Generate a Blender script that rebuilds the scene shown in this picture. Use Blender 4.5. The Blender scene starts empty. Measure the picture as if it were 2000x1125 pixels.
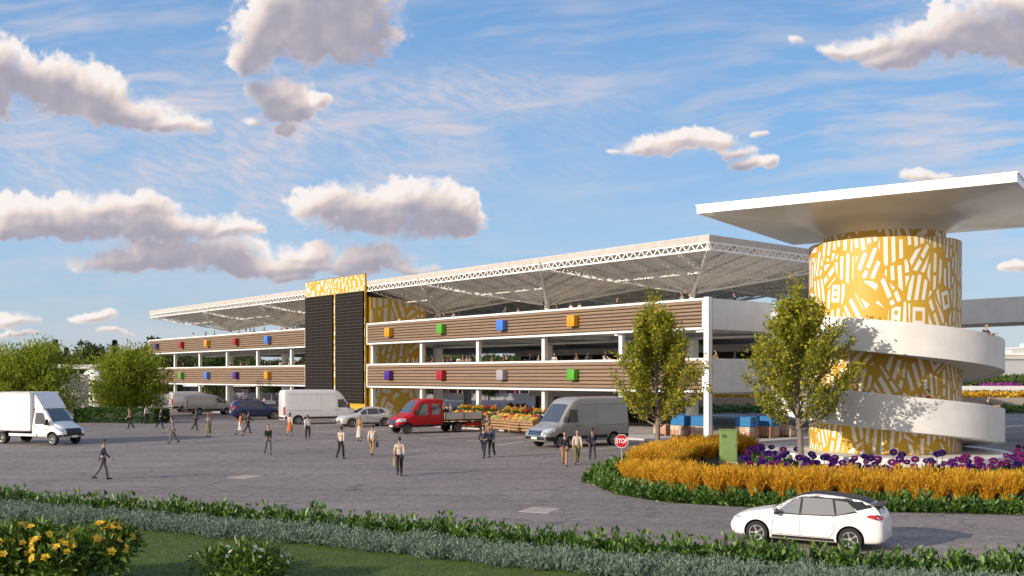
import bpy, bmesh, math, random
import numpy as np
from mathutils import Vector, Matrix
from mathutils.bvhtree import BVHTree
R = math.radians
scene = bpy.context.scene
COL = scene.collection
random.seed(7)

# ------------------------------------------------------------------ camera, sky, sun, exposure
CAM_H = 4.5; F = 1944.0; HZ = 735.0
cd = bpy.data.cameras.new('camera'); cam = bpy.data.objects.new('camera', cd); COL.objects.link(cam)
cam.location = (0, 0, CAM_H); cam.rotation_euler = (R(90), 0, 0)
cd.sensor_width = 36; cd.lens = F / 2000 * 36; cd.shift_y = (HZ - 562.5) / 2000
cd.clip_start = 0.2; cd.clip_end = 9000
scene.camera = cam
scene.view_settings.view_transform = 'Standard'; scene.view_settings.look = 'None'
scene.view_settings.gamma = 1; scene.view_settings.exposure = 0.16
SUN_AZ = math.atan2(-0.56, -0.83); SUN_EL = R(17)
sd = bpy.data.lights.new('sun', 'SUN'); sun = bpy.data.objects.new('sun', sd); COL.objects.link(sun)
sd.energy = 4.6; sd.angle = R(0.5); sd.color = (1.0, 0.87, 0.72)
_to = Vector((math.cos(SUN_EL) * math.cos(SUN_AZ), math.cos(SUN_EL) * math.sin(SUN_AZ), math.sin(SUN_EL)))
sun.rotation_euler = _to.to_track_quat('Z', 'Y').to_euler(); sun.location = (-60, -40, 60)

# clouds of the sky: lobes given by their direction (azimuth and elevation tangents about +Y, in units of 1/19.44)
LOBES = [
 (-20,125,85,55),(60,150,120,62),(150,190,120,52),(250,222,110,40),(345,244,85,22),(-60,190,120,60),
 (620,45,160,100),(545,60,95,75),(705,55,85,75),(480,110,48,38),(640,-30,150,60),(690,105,70,42),(530,180,66,44),(555,216,48,30),(550,252,22,16),(612,203,22,18),(492,240,24,12),(500,170,30,22),
 (1905,62,130,72),(2010,45,130,95),(1785,85,100,45),(1690,92,75,30),(1622,92,38,13),(1735,122,55,20),(1551,83,17,15),
 (1255,287,62,26),(1330,270,72,26),(1400,274,50,20),(1440,297,45,20),(1490,268,22,5),(1455,322,38,18),(1498,322,22,16),(1187,289,10,5),
 (640,390,78,44),(705,405,90,45),(790,398,100,52),(872,418,82,56),(850,442,98,34),(720,432,115,30),
 (50,424,125,42),(200,412,125,44),(275,402,95,40),(110,446,200,32),(350,440,125,28),(445,452,65,14),
 (340,500,130,46),(250,510,120,32),(430,498,85,47),(600,505,95,38),(720,506,110,38),(560,526,170,24),(800,525,65,14),(572,546,40,10),
 (1805,346,48,16),(40,628,50,20),(190,622,62,13),(222,648,36,8),(1985,522,34,11),(30,655,60,8)]

def sky_clouds():
    """cloud cover over the +Y half of the sky as a numpy picture in azimuth/elevation tangents: alpha, tone, cirrus"""
    rs = np.random.RandomState(5); SC = 2.0; X0, X1, Y0, Y1 = -1000, 3000, -900, 735
    W, H = int((X1-X0)/SC), int((Y1-Y0)/SC)
    xs = X0+(np.arange(W)+.5)*SC; ys = Y0+(np.arange(H)+.5)*SC
    X, Y = np.meshgrid(xs, ys)
    def perlin(x, y, seed):
        r = np.random.RandomState(seed); n = 256; ang = r.rand(n, n)*2*np.pi; gx, gy = np.cos(ang), np.sin(ang)
        xi = np.floor(x).astype(int); yi = np.floor(y).astype(int); xf = x-xi; yf = y-yi
        u = xf*xf*xf*(xf*(xf*6-15)+10); v = yf*yf*yf*(yf*(yf*6-15)+10)
        def d(i, j): a = (xi+i) % n; b = (yi+j) % n; return gx[b, a]*(xf-i)+gy[b, a]*(yf-j)
        return (d(0,0)*(1-u)+d(1,0)*u)*(1-v)+(d(0,1)*(1-u)+d(1,1)*u)*v
    def fbm(x, y, sc, o, seed, gain=.5, ab=False):
        s = 0; a = 1; t = 0
        for i in range(o):
            n = perlin(x/sc*2**i+17.3*i, y/sc*2**i+9.1*i, seed+i); s = s+a*(np.abs(n)*2-.42 if ab else n); t += a; a *= gain
        return s/t
    def blur(a, s):
        r = int(3*s/SC)+1; k = np.exp(-.5*(np.arange(-r, r+1)*SC/s)**2); k /= k.sum()
        for ax in (0, 1): a = np.apply_along_axis(lambda v: np.convolve(v, k, 'same'), ax, a)
        return a
    wx = fbm(X, Y, 130, 4, 1)*60; wy = fbm(X, Y, 130, 4, 11)*46
    Xw, Yw = X+wx*.8, Y+wy*.8
    f = np.full(X.shape, -9.0)
    for cx, cy, rx, ry in LOBES:
        dx = (Xw-cx)/rx; dy = (Yw-cy)/ry
        dy = np.where(dy > 0, dy*1.25, dy)            # flatter undersides
        f = np.logaddexp(f*7, (1-np.sqrt(dx*dx+dy*dy))*7)/7
    sz = np.clip(1.25-(Y/735.0), .35, 1.1)            # lower clouds are farther off and finer
    puff = -fbm(Xw, Yw, 66, 5, 21, .58, ab=True)*.62 - fbm(X, Y, 150, 3, 41, .5, ab=True)*.22
    D = f+puff*1.05+fbm(X, Y, 30, 6, 61, .72)*.56+fbm(X*.55, Y, 90, 5, 66, .6)*.30-.02
    near = np.clip((f+.5)/.5, 0, 1)
    soft = .18+.55*np.clip(.5+2.4*fbm(X, Y, 110, 2, 131), 0, 1)
    alpha = np.clip((D+.05)/soft, 0, 1)*near; alpha = alpha*alpha*(3-2*alpha)
    h = np.sqrt(np.clip(f+.05, 0, 2))*70 + puff*30
    h = blur(h, 2.6)
    gy, gx = np.gradient(h, SC)
    nx, ny, nz = -gx, -gy, np.full_like(gx, 1.0); l = np.sqrt(nx*nx+ny*ny+nz*nz)
    lam = (nx*(-.62)+ny*(-.62)+nz*.48)/l               # sun behind the viewer, to the left
    # cloud lying over a point, towards the sun, shades it
    occ = 0
    Bf = blur(np.clip(f+.3*puff+.05, 0, .55), 9)
    for k in range(1, 9):
        o = int(k*9/SC); sh = np.zeros_like(Bf); sh[o:, o//3:] = Bf[:-o, :-(o//3) or None][:, :sh.shape[1]-o//3]; occ = occ+sh
    occ = blur(occ/8, 5)
    tone = .87+.40*lam*np.clip(1.25-2.6*occ, .12, 1)-1.55*np.minimum(occ, .40)+.9*fbm(X, Y, 46, 4, 151)*.35+.26*np.clip(.35-D, 0, .35)/.35
    tone = np.clip(blur(tone, 1.4), 0, 1)
    # cirrus
    a = np.radians(5); U = X*np.cos(a)-Y*np.sin(a); V = X*np.sin(a)+Y*np.cos(a)
    wv = fbm(X, Y, 620, 2, 71)*70+fbm(X, Y, 140, 3, 75)*14
    c1 = fbm(U/7.0, (V+wv)/1.0, 46, 6, 81, .6); c1 = np.clip((c1+.10)/.46, 0, 1)
    reg = np.clip(.55+1.5*fbm(X, Y, 520, 3, 91), 0, 1)
    band = np.exp(-((Y-(205+.03*X))/85.0)**2)*.55+np.exp(-((Y-(505-.13*(X-1500)))/75.0)**2)*.5*(X > 900)
    cir = c1*(reg*.7+band)*.95
    a = np.radians(-20); U = X*np.cos(a)-Y*np.sin(a); V = X*np.sin(a)+Y*np.cos(a)
    mk = fbm(U/3.4, V+fbm(X, Y, 90, 3, 111)*16, 13, 4, 101, .6); mk = np.clip((mk+.16)/.5, 0, 1)
    sh = np.exp(-(((X-480)/600)**2+((Y-290)/150)**2)**1.3)*np.clip(.75+1.6*fbm(X, Y, 180, 3, 121), .1, 1.2)
    sh = np.maximum(sh, .8*np.exp(-(((X-900)/330)**2+((Y-185)/60)**2)))
    cir = np.clip(np.maximum(cir, sh*(.38+.62*mk)), 0, .92)
    halo = np.clip((blur(D, 14)+.34)/.6, 0, 1)*np.clip((fbm(X/2.2, Y, 34, 6, 161, .65)+.12)/.4, 0, 1)*.42   # torn shreds round the clouds
    cir = np.maximum(cir, halo*np.clip((f+.75)/.5, 0, 1))
    out = np.zeros((H, W, 4), np.float32); out[..., 0] = alpha; out[..., 1] = tone; out[..., 2] = cir; out[..., 3] = 1
    return out[::-1], (X0, X1, Y0, Y1)

def build_world():
    w = bpy.data.worlds.new('World'); scene.world = w; w.use_nodes = True
    nt = w.node_tree; N = nt.nodes; L = nt.links; N.clear()
    def math_n(op, a, b=None, c=None, clamp=False):
        n = N.new('ShaderNodeMath'); n.operation = op; n.use_clamp = clamp
        for i, v in enumerate((a, b, c)):
            if v is None: continue
            if isinstance(v, (int, float)): n.inputs[i].default_value = v
            else: L.new(v, n.inputs[i])
        return n.outputs[0]
    arr, (X0, X1, Y0, Y1) = sky_clouds()
    im = bpy.data.images.new('sky_clouds', arr.shape[1], arr.shape[0], float_buffer=True); im.colorspace_settings.name = 'Non-Color'
    im.pixels.foreach_set(np.ascontiguousarray(arr, dtype=np.float32).ravel()); im.update(); im.pack()
    tc = N.new('ShaderNodeTexCoord'); sep = N.new('ShaderNodeSeparateXYZ'); L.new(tc.outputs['Generated'], sep.inputs[0])
    yy = math_n('MAXIMUM', sep.outputs[1], 0.03)
    u = math_n('MULTIPLY_ADD', math_n('DIVIDE', sep.outputs[0], yy), F/(X1-X0), (1000-X0)/(X1-X0))
    v = math_n('MULTIPLY_ADD', math_n('DIVIDE', sep.outputs[2], yy), F/(Y1-Y0), (Y1-HZ)/(Y1-Y0))
    cb = N.new('ShaderNodeCombineXYZ'); L.new(u, cb.inputs[0]); L.new(v, cb.inputs[1])
    tx = N.new('ShaderNodeTexImage'); tx.image = im; tx.extension = 'CLIP'; tx.interpolation = 'Cubic'; L.new(cb.outputs[0], tx.inputs[0])
    sp = N.new('ShaderNodeSeparateColor'); L.new(tx.outputs['Color'], sp.inputs[0])
    ramp = N.new('ShaderNodeValToRGB'); L.new(sp.outputs[1], ramp.inputs[0]); e = ramp.color_ramp.elements
    K = 0.86
    e[0].position = 0.0; e[0].color = (0.33*K, 0.325*K, 0.41*K, 1); e[1].position = 1.0; e[1].color = (1.0*K, 0.93*K, 0.90*K, 1)
    for p_, c_ in ((0.28, (0.44, 0.415, 0.49)), (0.58, (0.71, 0.62, 0.62)), (0.82, (0.93, 0.80, 0.74))):
        m = e.new(p_); m.color = (c_[0]*K, c_[1]*K, c_[2]*K, 1)
    sky = N.new('ShaderNodeTexSky'); sky.sky_type = 'NISHITA'; sky.sun_disc = False
    sky.sun_elevation = SUN_EL; sky.sun_rotation = math.atan2(_to.x, _to.y)
    sky.air_density = 1.0; sky.dust_density = 0.35; sky.ozone_density = 2.6; sky.altitude = 0
    def mix(fac, A, B, bt='MIX'):
        n = N.new('ShaderNodeMix'); n.data_type = 'RGBA'; n.blend_type = bt
        for s, x in ((n.inputs['Factor'], fac), (n.inputs[6], A), (n.inputs[7], B)):
            if isinstance(x, (tuple, float)): s.default_value = x
            else: L.new(x, s)
        return n.outputs[2]
    def scale(a, k):
        n = N.new('ShaderNodeVectorMath'); n.operation = 'SCALE'; L.new(a, n.inputs[0]); n.inputs['Scale'].default_value = k; return n.outputs[0]
    # the air near the horizon is pale and bluish rather than yellow, as in the photograph
    hz = N.new('ShaderNodeValToRGB'); L.new(math_n('ABSOLUTE', sep.outputs[2]), hz.inputs[0]); h = hz.color_ramp.elements
    h[0].position = 0.0; h[0].color = (0.44, 0.50, 0.57, 1); h[1].position = 0.36; h[1].color = (0.15, 0.33, 0.62, 1)
    for p_, c_ in ((0.05, (0.40, 0.50, 0.61)), (0.13, (0.31, 0.49, 0.71)), (0.22, (0.22, 0.42, 0.70))): m = h.new(p_); m.color = (*c_, 1)
    c = mix(0.80, scale(sky.outputs[0], SKYK), scale(hz.outputs[0], 1.10))
    c = mix(sp.outputs[2], c, (0.64, 0.59, 0.63, 1))
    c = mix(sp.outputs[0], c, ramp.outputs[0])
    # warm veil added to the unseen sky behind the viewer, brightening shaded faces
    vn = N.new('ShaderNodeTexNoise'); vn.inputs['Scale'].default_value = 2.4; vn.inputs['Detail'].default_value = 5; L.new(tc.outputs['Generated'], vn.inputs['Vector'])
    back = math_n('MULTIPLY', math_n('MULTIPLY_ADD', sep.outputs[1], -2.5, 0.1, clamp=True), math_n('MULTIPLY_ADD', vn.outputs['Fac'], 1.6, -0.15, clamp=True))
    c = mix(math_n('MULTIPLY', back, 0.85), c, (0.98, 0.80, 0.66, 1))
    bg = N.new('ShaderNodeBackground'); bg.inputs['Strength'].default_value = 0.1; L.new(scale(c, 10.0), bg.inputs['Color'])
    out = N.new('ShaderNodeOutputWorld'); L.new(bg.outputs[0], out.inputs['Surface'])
SKYK = 0.105
build_world()

# ------------------------------------------------------------------ placing helpers
def G(px, py, z=0.0):
    Y = F * (CAM_H - z) / (py - HZ); return Vector(((px - 1000) / F * Y, Y, z))
def AT(px, Y, z=0.0): return Vector(((px - 1000) / F * Y, Y, z))
def ZAT(py, Y): return CAM_H + (HZ - py) / F * Y

# ------------------------------------------------------------------ materials
MATS = {}
def mat(name, color, rough=0.6, metal=0.0, var=0.0, vscale=3.0, bump=0.0, bscale=40.0, spec=0.5, coat=0.0, emit=None, coords='Object', stretch=None):
    if name in MATS: return MATS[name]
    m = bpy.data.materials.new(name); m.use_nodes = True; nt = m.node_tree; b = nt.nodes['Principled BSDF']
    b.inputs['Base Color'].default_value = (*color, 1); b.inputs['Roughness'].default_value = rough; b.inputs['Metallic'].default_value = metal
    b.inputs['Specular IOR Level'].default_value = spec; b.inputs['Coat Weight'].default_value = coat; b.inputs['Coat Roughness'].default_value = 0.04
    if emit: b.inputs['Emission Color'].default_value = (*emit[0], 1); b.inputs['Emission Strength'].default_value = emit[1]
    if var or bump:
        tc = nt.nodes.new('ShaderNodeTexCoord'); vec = tc.outputs[coords]
        if stretch:
            mp = nt.nodes.new('ShaderNodeMapping'); mp.inputs['Scale'].default_value = stretch; nt.links.new(vec, mp.inputs['Vector']); vec = mp.outputs[0]
    if var:
        n = nt.nodes.new('ShaderNodeTexNoise'); n.inputs['Scale'].default_value = vscale; n.inputs['Detail'].default_value = 6; n.inputs['Roughness'].default_value = 0.65
        nt.links.new(vec, n.inputs['Vector'])
        r = nt.nodes.new('ShaderNodeMapRange'); r.inputs['From Min'].default_value = 0.25; r.inputs['From Max'].default_value = 0.75
        r.inputs['To Min'].default_value = 1 - var; r.inputs['To Max'].default_value = 1 + var * 0.6; nt.links.new(n.outputs['Fac'], r.inputs['Value'])
        mx = nt.nodes.new('ShaderNodeVectorMath'); mx.operation = 'SCALE'; mx.inputs[0].default_value = color; nt.links.new(r.outputs[0], mx.inputs['Scale'])
        nt.links.new(mx.outputs[0], b.inputs['Base Color'])
        r2 = nt.nodes.new('ShaderNodeMath'); r2.operation = 'MULTIPLY_ADD'; nt.links.new(n.outputs['Fac'], r2.inputs[0]); r2.inputs[1].default_value = 0.25 * min(1, rough * 2); r2.inputs[2].default_value = max(0.02, rough - 0.12 * min(1, rough * 2))
        nt.links.new(r2.outputs[0], b.inputs['Roughness'])
    if bump:
        n = nt.nodes.new('ShaderNodeTexNoise'); n.inputs['Scale'].default_value = bscale; n.inputs['Detail'].default_value = 5; nt.links.new(vec, n.inputs['Vector'])
        bp = nt.nodes.new('ShaderNodeBump'); bp.inputs['Strength'].default_value = bump; bp.inputs['Distance'].default_value = 0.02
        nt.links.new(n.outputs['Fac'], bp.inputs['Height']); nt.links.new(bp.outputs[0], b.inputs['Normal'])
    MATS[name] = m; return m

def leafmat(name, cols, trans=0.3, rough=0.5, spec=0.3):
    """foliage: each leaf (mesh island) takes its own tone out of the list"""
    if name in MATS: return MATS[name]
    m = bpy.data.materials.new(name); m.use_nodes = True; nt = m.node_tree; b = nt.nodes['Principled BSDF']
    ge = nt.nodes.new('ShaderNodeNewGeometry'); rp = nt.nodes.new('ShaderNodeValToRGB'); nt.links.new(ge.outputs['Random Per Island'], rp.inputs[0])
    e = rp.color_ramp.elements
    while len(e) < len(cols): e.new(0.5)
    for i, c in enumerate(cols): e[i].position = i / max(1, len(cols) - 1); e[i].color = (*c, 1)
    nt.links.new(rp.outputs[0], b.inputs['Base Color']); b.inputs['Roughness'].default_value = rough; b.inputs['Specular IOR Level'].default_value = spec
    t = nt.nodes.new('ShaderNodeBsdfTranslucent'); nt.links.new(rp.outputs[0], t.inputs['Color'])
    mx = nt.nodes.new('ShaderNodeMixShader'); mx.inputs[0].default_value = trans
    nt.links.new(b.outputs[0], mx.inputs[1]); nt.links.new(t.outputs[0], mx.inputs[2])
    nt.links.new(mx.outputs[0], nt.nodes['Material Output'].inputs['Surface'])
    MATS[name] = m; return m

M_WHITE = mat('white_paint', (0.80, 0.79, 0.77), 0.45, var=0.06, vscale=1.3)
M_CONC = mat('white_concrete', (0.72, 0.71, 0.69), 0.55, var=0.12, vscale=0.9, bump=0.12, bscale=9)
M_SLAB = mat('concrete_slab', (0.42, 0.41, 0.40), 0.8, var=0.15, vscale=0.5)
M_CEIL = mat('ceiling_paint', (0.55, 0.55, 0.55), 0.7, var=0.08, vscale=0.4)
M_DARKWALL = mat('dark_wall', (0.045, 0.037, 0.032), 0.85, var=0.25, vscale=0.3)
M_WOOD = mat('wood_slat', (0.255, 0.172, 0.112), 0.6, var=0.3, vscale=1.0, stretch=(0.35, 6, 14), bump=0.1)
M_WOODGAP = mat('slat_backing', (0.035, 0.022, 0.015), 0.8)
M_YEL = mat('ochre_paint', (0.57, 0.34, 0.026), 0.5, var=0.07, vscale=0.7)
M_YEL2 = mat('ochre_paint_lifted', (0.70, 0.44, 0.05), 0.5, var=0.07, vscale=0.7)  # tower ochre made lighter in colour, making up for the stair core's shade
M_MARK = mat('cream_paint', (0.82, 0.79, 0.70), 0.5, var=0.05, vscale=2)
M_MEMB = leafmat('roof_membrane', [(0.86, 0.82, 0.77), (0.87, 0.83, 0.78)], 0.10, 0.42, 0.4)
M_TRUSS = mat('white_steel', (0.84, 0.82, 0.79), 0.35, var=0.05)
M_BLACK = mat('black_plastic', (0.018, 0.018, 0.02), 0.45, var=0.1)
M_PANEL = mat('dark_panel', (0.016, 0.013, 0.011), 0.8, var=0.2, vscale=0.5, spec=0.15)
M_PGRID = mat('panel_grid', (0.11, 0.095, 0.08), 0.5)
M_TYRE = mat('tyre_rubber', (0.016, 0.016, 0.017), 0.8, var=0.2, vscale=20)
M_RIM = mat('wheel_alloy', (0.50, 0.50, 0.51), 0.35, 0.35)
M_STEEL = mat('grey_steel', (0.35, 0.35, 0.36), 0.4, 0.8, var=0.1)
M_CHROME = mat('chrome', (0.65, 0.65, 0.66), 0.12, 1.0)
M_PALEG = mat('pale_glass', (0.06, 0.063, 0.068), 0.03, spec=1.0, coat=0.6)
M_GLASS = mat('tinted_glass', (0.012, 0.014, 0.017), 0.04, spec=0.9, coat=0.6)
M_LAMP = mat('lamp_lens', (0.62, 0.66, 0.72), 0.08, 0.3, spec=0.9, coat=1.0)
M_RED = mat('red_lens', (0.42, 0.012, 0.012), 0.12, coat=0.8)
M_AMBER = mat('amber_lens', (0.6, 0.2, 0.02), 0.15, coat=0.6)
M_GAP = mat('panel_gap', (0.02, 0.02, 0.022), 0.8)
M_BARK = mat('bark', (0.21, 0.17, 0.14), 0.9, var=0.35, vscale=6, bump=0.6, bscale=18, stretch=(1, 1, 0.3))
M_LIGHT = mat('strip_light', (0.8, 0.8, 0.8), 0.5, emit=((1, 0.97, 0.9), 2.2))

# ------------------------------------------------------------------ object helpers
def tag(o, label=None, cat=None, group=None, kind=None):
    if label: o['label'] = label
    if cat: o['category'] = cat
    if group: o['group'] = group
    if kind: o['kind'] = kind
    return o
def empty(name, loc=(0, 0, 0), rz=0.0, label=None, cat=None, group=None):
    o = bpy.data.objects.new(name, None); COL.objects.link(o); o.location = loc; o.rotation_euler = (0, 0, rz); o.empty_display_size = 0.3
    return tag(o, label, cat, group)
def link(name, me, parent=None, loc=None):
    o = bpy.data.objects.new(name, me); COL.objects.link(o)
    if parent: o.parent = parent
    if loc is not None: o.location = loc
    return o
def kids(o): return [c for c in list(COL.objects) if c.parent == o]
def copy_tree(o, parent=None):
    c = o.copy(); COL.objects.link(c)
    if parent is not None: c.parent = parent
    for ch in TREE.get(o.name, []):
        copy_tree(ch, c)
    return c
TREE = {}
def remember(root):
    """note the children of a thing once, so copies do not search the whole scene"""
    def rec(o):
        TREE[o.name] = [c for c in COL.objects if c.parent == o]
        for c in TREE[o.name]: rec(c)
    rec(root); return root

class MB:
    def __init__(s): s.v = []; s.f = []; s.m = []
    def add(s, verts, faces, mi=0):
        k = len(s.v); s.v += [tuple(p) for p in verts]; s.f += [tuple(i + k for i in f) for f in faces]; s.m += [mi] * len(faces); return s
    def box(s, lo, hi, mi=0, M=None):
        x0, y0, z0 = lo; x1, y1, z1 = hi
        vs = [(x0,y0,z0),(x1,y0,z0),(x1,y1,z0),(x0,y1,z0),(x0,y0,z1),(x1,y0,z1),(x1,y1,z1),(x0,y1,z1)]
        if M is not None: vs = [M @ Vector(p) for p in vs]
        return s.add(vs, [(0,3,2,1),(4,5,6,7),(0,1,5,4),(1,2,6,5),(2,3,7,6),(3,0,4,7)], mi)
    def cbox(s, c, size, mi=0, bev=0.0, M=None):
        hx, hy, hz = size[0]/2, size[1]/2, size[2]/2
        if bev <= 0: return s.box((c[0]-hx,c[1]-hy,c[2]-hz),(c[0]+hx,c[1]+hy,c[2]+hz),mi,M)
        b = min(bev, hx*.9, hy*.9, hz*.9); bm = bmesh.new(); bmesh.ops.create_cube(bm, size=1.0)
        for v in bm.verts: v.co = Vector((v.co.x*2*hx+c[0], v.co.y*2*hy+c[1], v.co.z*2*hz+c[2]))
        bmesh.ops.bevel(bm, geom=bm.edges[:], offset=b, segments=2, profile=0.6, affect='EDGES')
        bm.verts.index_update(); vs = [v.co.copy() if M is None else M @ v.co for v in bm.verts]; fs = [[v.index for v in f.verts] for f in bm.faces]; bm.free()
        return s.add(vs, fs, mi)
    def bar(s, p, q, r, n=4, mi=0, r2=None, cap=True):
        p = Vector(p); q = Vector(q); d = (q - p)
        if d.length < 1e-6: return s
        d.normalize(); a = d.orthogonal().normalized() if abs(d.z) > 0.95 else d.cross(Vector((0,0,1))).normalized(); b = d.cross(a)
        r2 = r if r2 is None else r2; vs = []
        for (c, rr) in ((p, r), (q, r2)):
            for i in range(n):
                t = 2*math.pi*(i+.5)/n; vs.append(c + a*math.cos(t)*rr + b*math.sin(t)*rr)
        fs = [(i, (i+1)%n, n+(i+1)%n, n+i) for i in range(n)]
        if cap: fs += [tuple(range(n-1,-1,-1)), tuple(range(n, 2*n))]
        return s.add(vs, fs, mi)
    def tube(s, pts, rad, n=8, mi=0, cap=True):
        pts = [Vector(p) for p in pts]; vs = []; up = None
        for i, p in enumerate(pts):
            d = (pts[min(i+1, len(pts)-1)] - pts[max(i-1, 0)]).normalized()
            a = d.orthogonal().normalized() if up is None else (up - d*up.dot(d)).normalized()
            up = a; b = d.cross(a); r = rad[i] if isinstance(rad, (list, tuple)) else rad
            vs += [p + a*math.cos(2*math.pi*k/n)*r + b*math.sin(2*math.pi*k/n)*r for k in range(n)]
        fs = []
        for i in range(len(pts)-1):
            for k in range(n): fs.append((i*n+k, i*n+(k+1)%n, (i+1)*n+(k+1)%n, (i+1)*n+k))
        if cap: fs += [tuple(range(n-1,-1,-1)), tuple(range((len(pts)-1)*n, len(pts)*n))]
        return s.add(vs, fs, mi)
    def lathe(s, prof, n=24, mi=0, c=(0,0,0), axis='z', cap=True):
        vs = []
        for (r, h) in prof:
            for k in range(n):
                t = 2*math.pi*k/n; x, y = r*math.cos(t), r*math.sin(t)
                vs.append((c[0]+x, c[1]+y, c[2]+h) if axis == 'z' else (c[0]+x, c[1]-h, c[2]+y) if axis == 'y' else (c[0]+h, c[1]+x, c[2]+y))
        fs = []
        for i in range(len(prof)-1):
            for k in range(n): fs.append((i*n+k, i*n+(k+1)%n, (i+1)*n+(k+1)%n, (i+1)*n+k))
        if cap and prof[0][0] > 1e-5: fs.append(tuple(range(n-1,-1,-1)))
        if cap and prof[-1][0] > 1e-5: fs.append(tuple(range((len(prof)-1)*n, len(prof)*n)))
        return s.add(vs, fs, mi)
    def sphere(s, c, r, mi=0, nu=8, nv=6):
        r = r if isinstance(r, (tuple, list)) else (r, r, r)
        vs = [(c[0], c[1], c[2]-r[2])]
        for i in range(1, nv):
            a = -math.pi/2 + math.pi*i/nv
            for k in range(nu):
                t = 2*math.pi*k/nu; vs.append((c[0]+r[0]*math.cos(a)*math.cos(t), c[1]+r[1]*math.cos(a)*math.sin(t), c[2]+r[2]*math.sin(a)))
        vs.append((c[0], c[1], c[2]+r[2])); fs = [(0, 1+(k+1)%nu, 1+k) for k in range(nu)]
        for i in range(nv-2):
            for k in range(nu): fs.append((1+i*nu+k, 1+i*nu+(k+1)%nu, 1+(i+1)*nu+(k+1)%nu, 1+(i+1)*nu+k))
        top = len(vs)-1; b = 1+(nv-2)*nu
        fs += [(b+k, b+(k+1)%nu, top) for k in range(nu)]
        return s.add(vs, fs, mi)
    def prism(s, poly, z0, z1, mi=0):
        n = len(poly); vs = [(x, y, z0) for x, y in poly] + [(x, y, z1) for x, y in poly]
        return s.add(vs, [tuple(range(n-1,-1,-1)), tuple(range(n, 2*n))] + [(i, (i+1)%n, n+(i+1)%n, n+i) for i in range(n)], mi)
    def mesh(s, name, mats, smooth=False, sharp=35):
        me = bpy.data.meshes.new(name); me.from_pydata(s.v, [], s.f)
        for m in (mats if isinstance(mats, (list, tuple)) else [mats]): me.materials.append(m)
        if any(s.m): me.polygons.foreach_set('material_index', s.m)
        if smooth:
            me.polygons.foreach_set('use_smooth', [True]*len(me.polygons))
            try: me.set_sharp_from_angle(angle=R(sharp))
            except Exception: pass
        me.update(); return me
    def build(s, name, mats, parent=None, smooth=False, sharp=35, loc=None):
        return link(name, s.mesh(name, mats, smooth, sharp), parent, loc)

def clip(poly, nx, ny, c):
    """keep the side nx*x+ny*y <= c of a convex polygon"""
    out = []
    for i in range(len(poly)):
        a, b = poly[i], poly[(i+1) % len(poly)]; da = nx*a[0]+ny*a[1]-c; db = nx*b[0]+ny*b[1]-c
        if da <= 0: out.append(a)
        if (da < 0 < db) or (db < 0 < da):
            t = da/(da-db); out.append((a[0]+(b[0]-a[0])*t, a[1]+(b[1]-a[1])*t))
    return out

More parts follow.
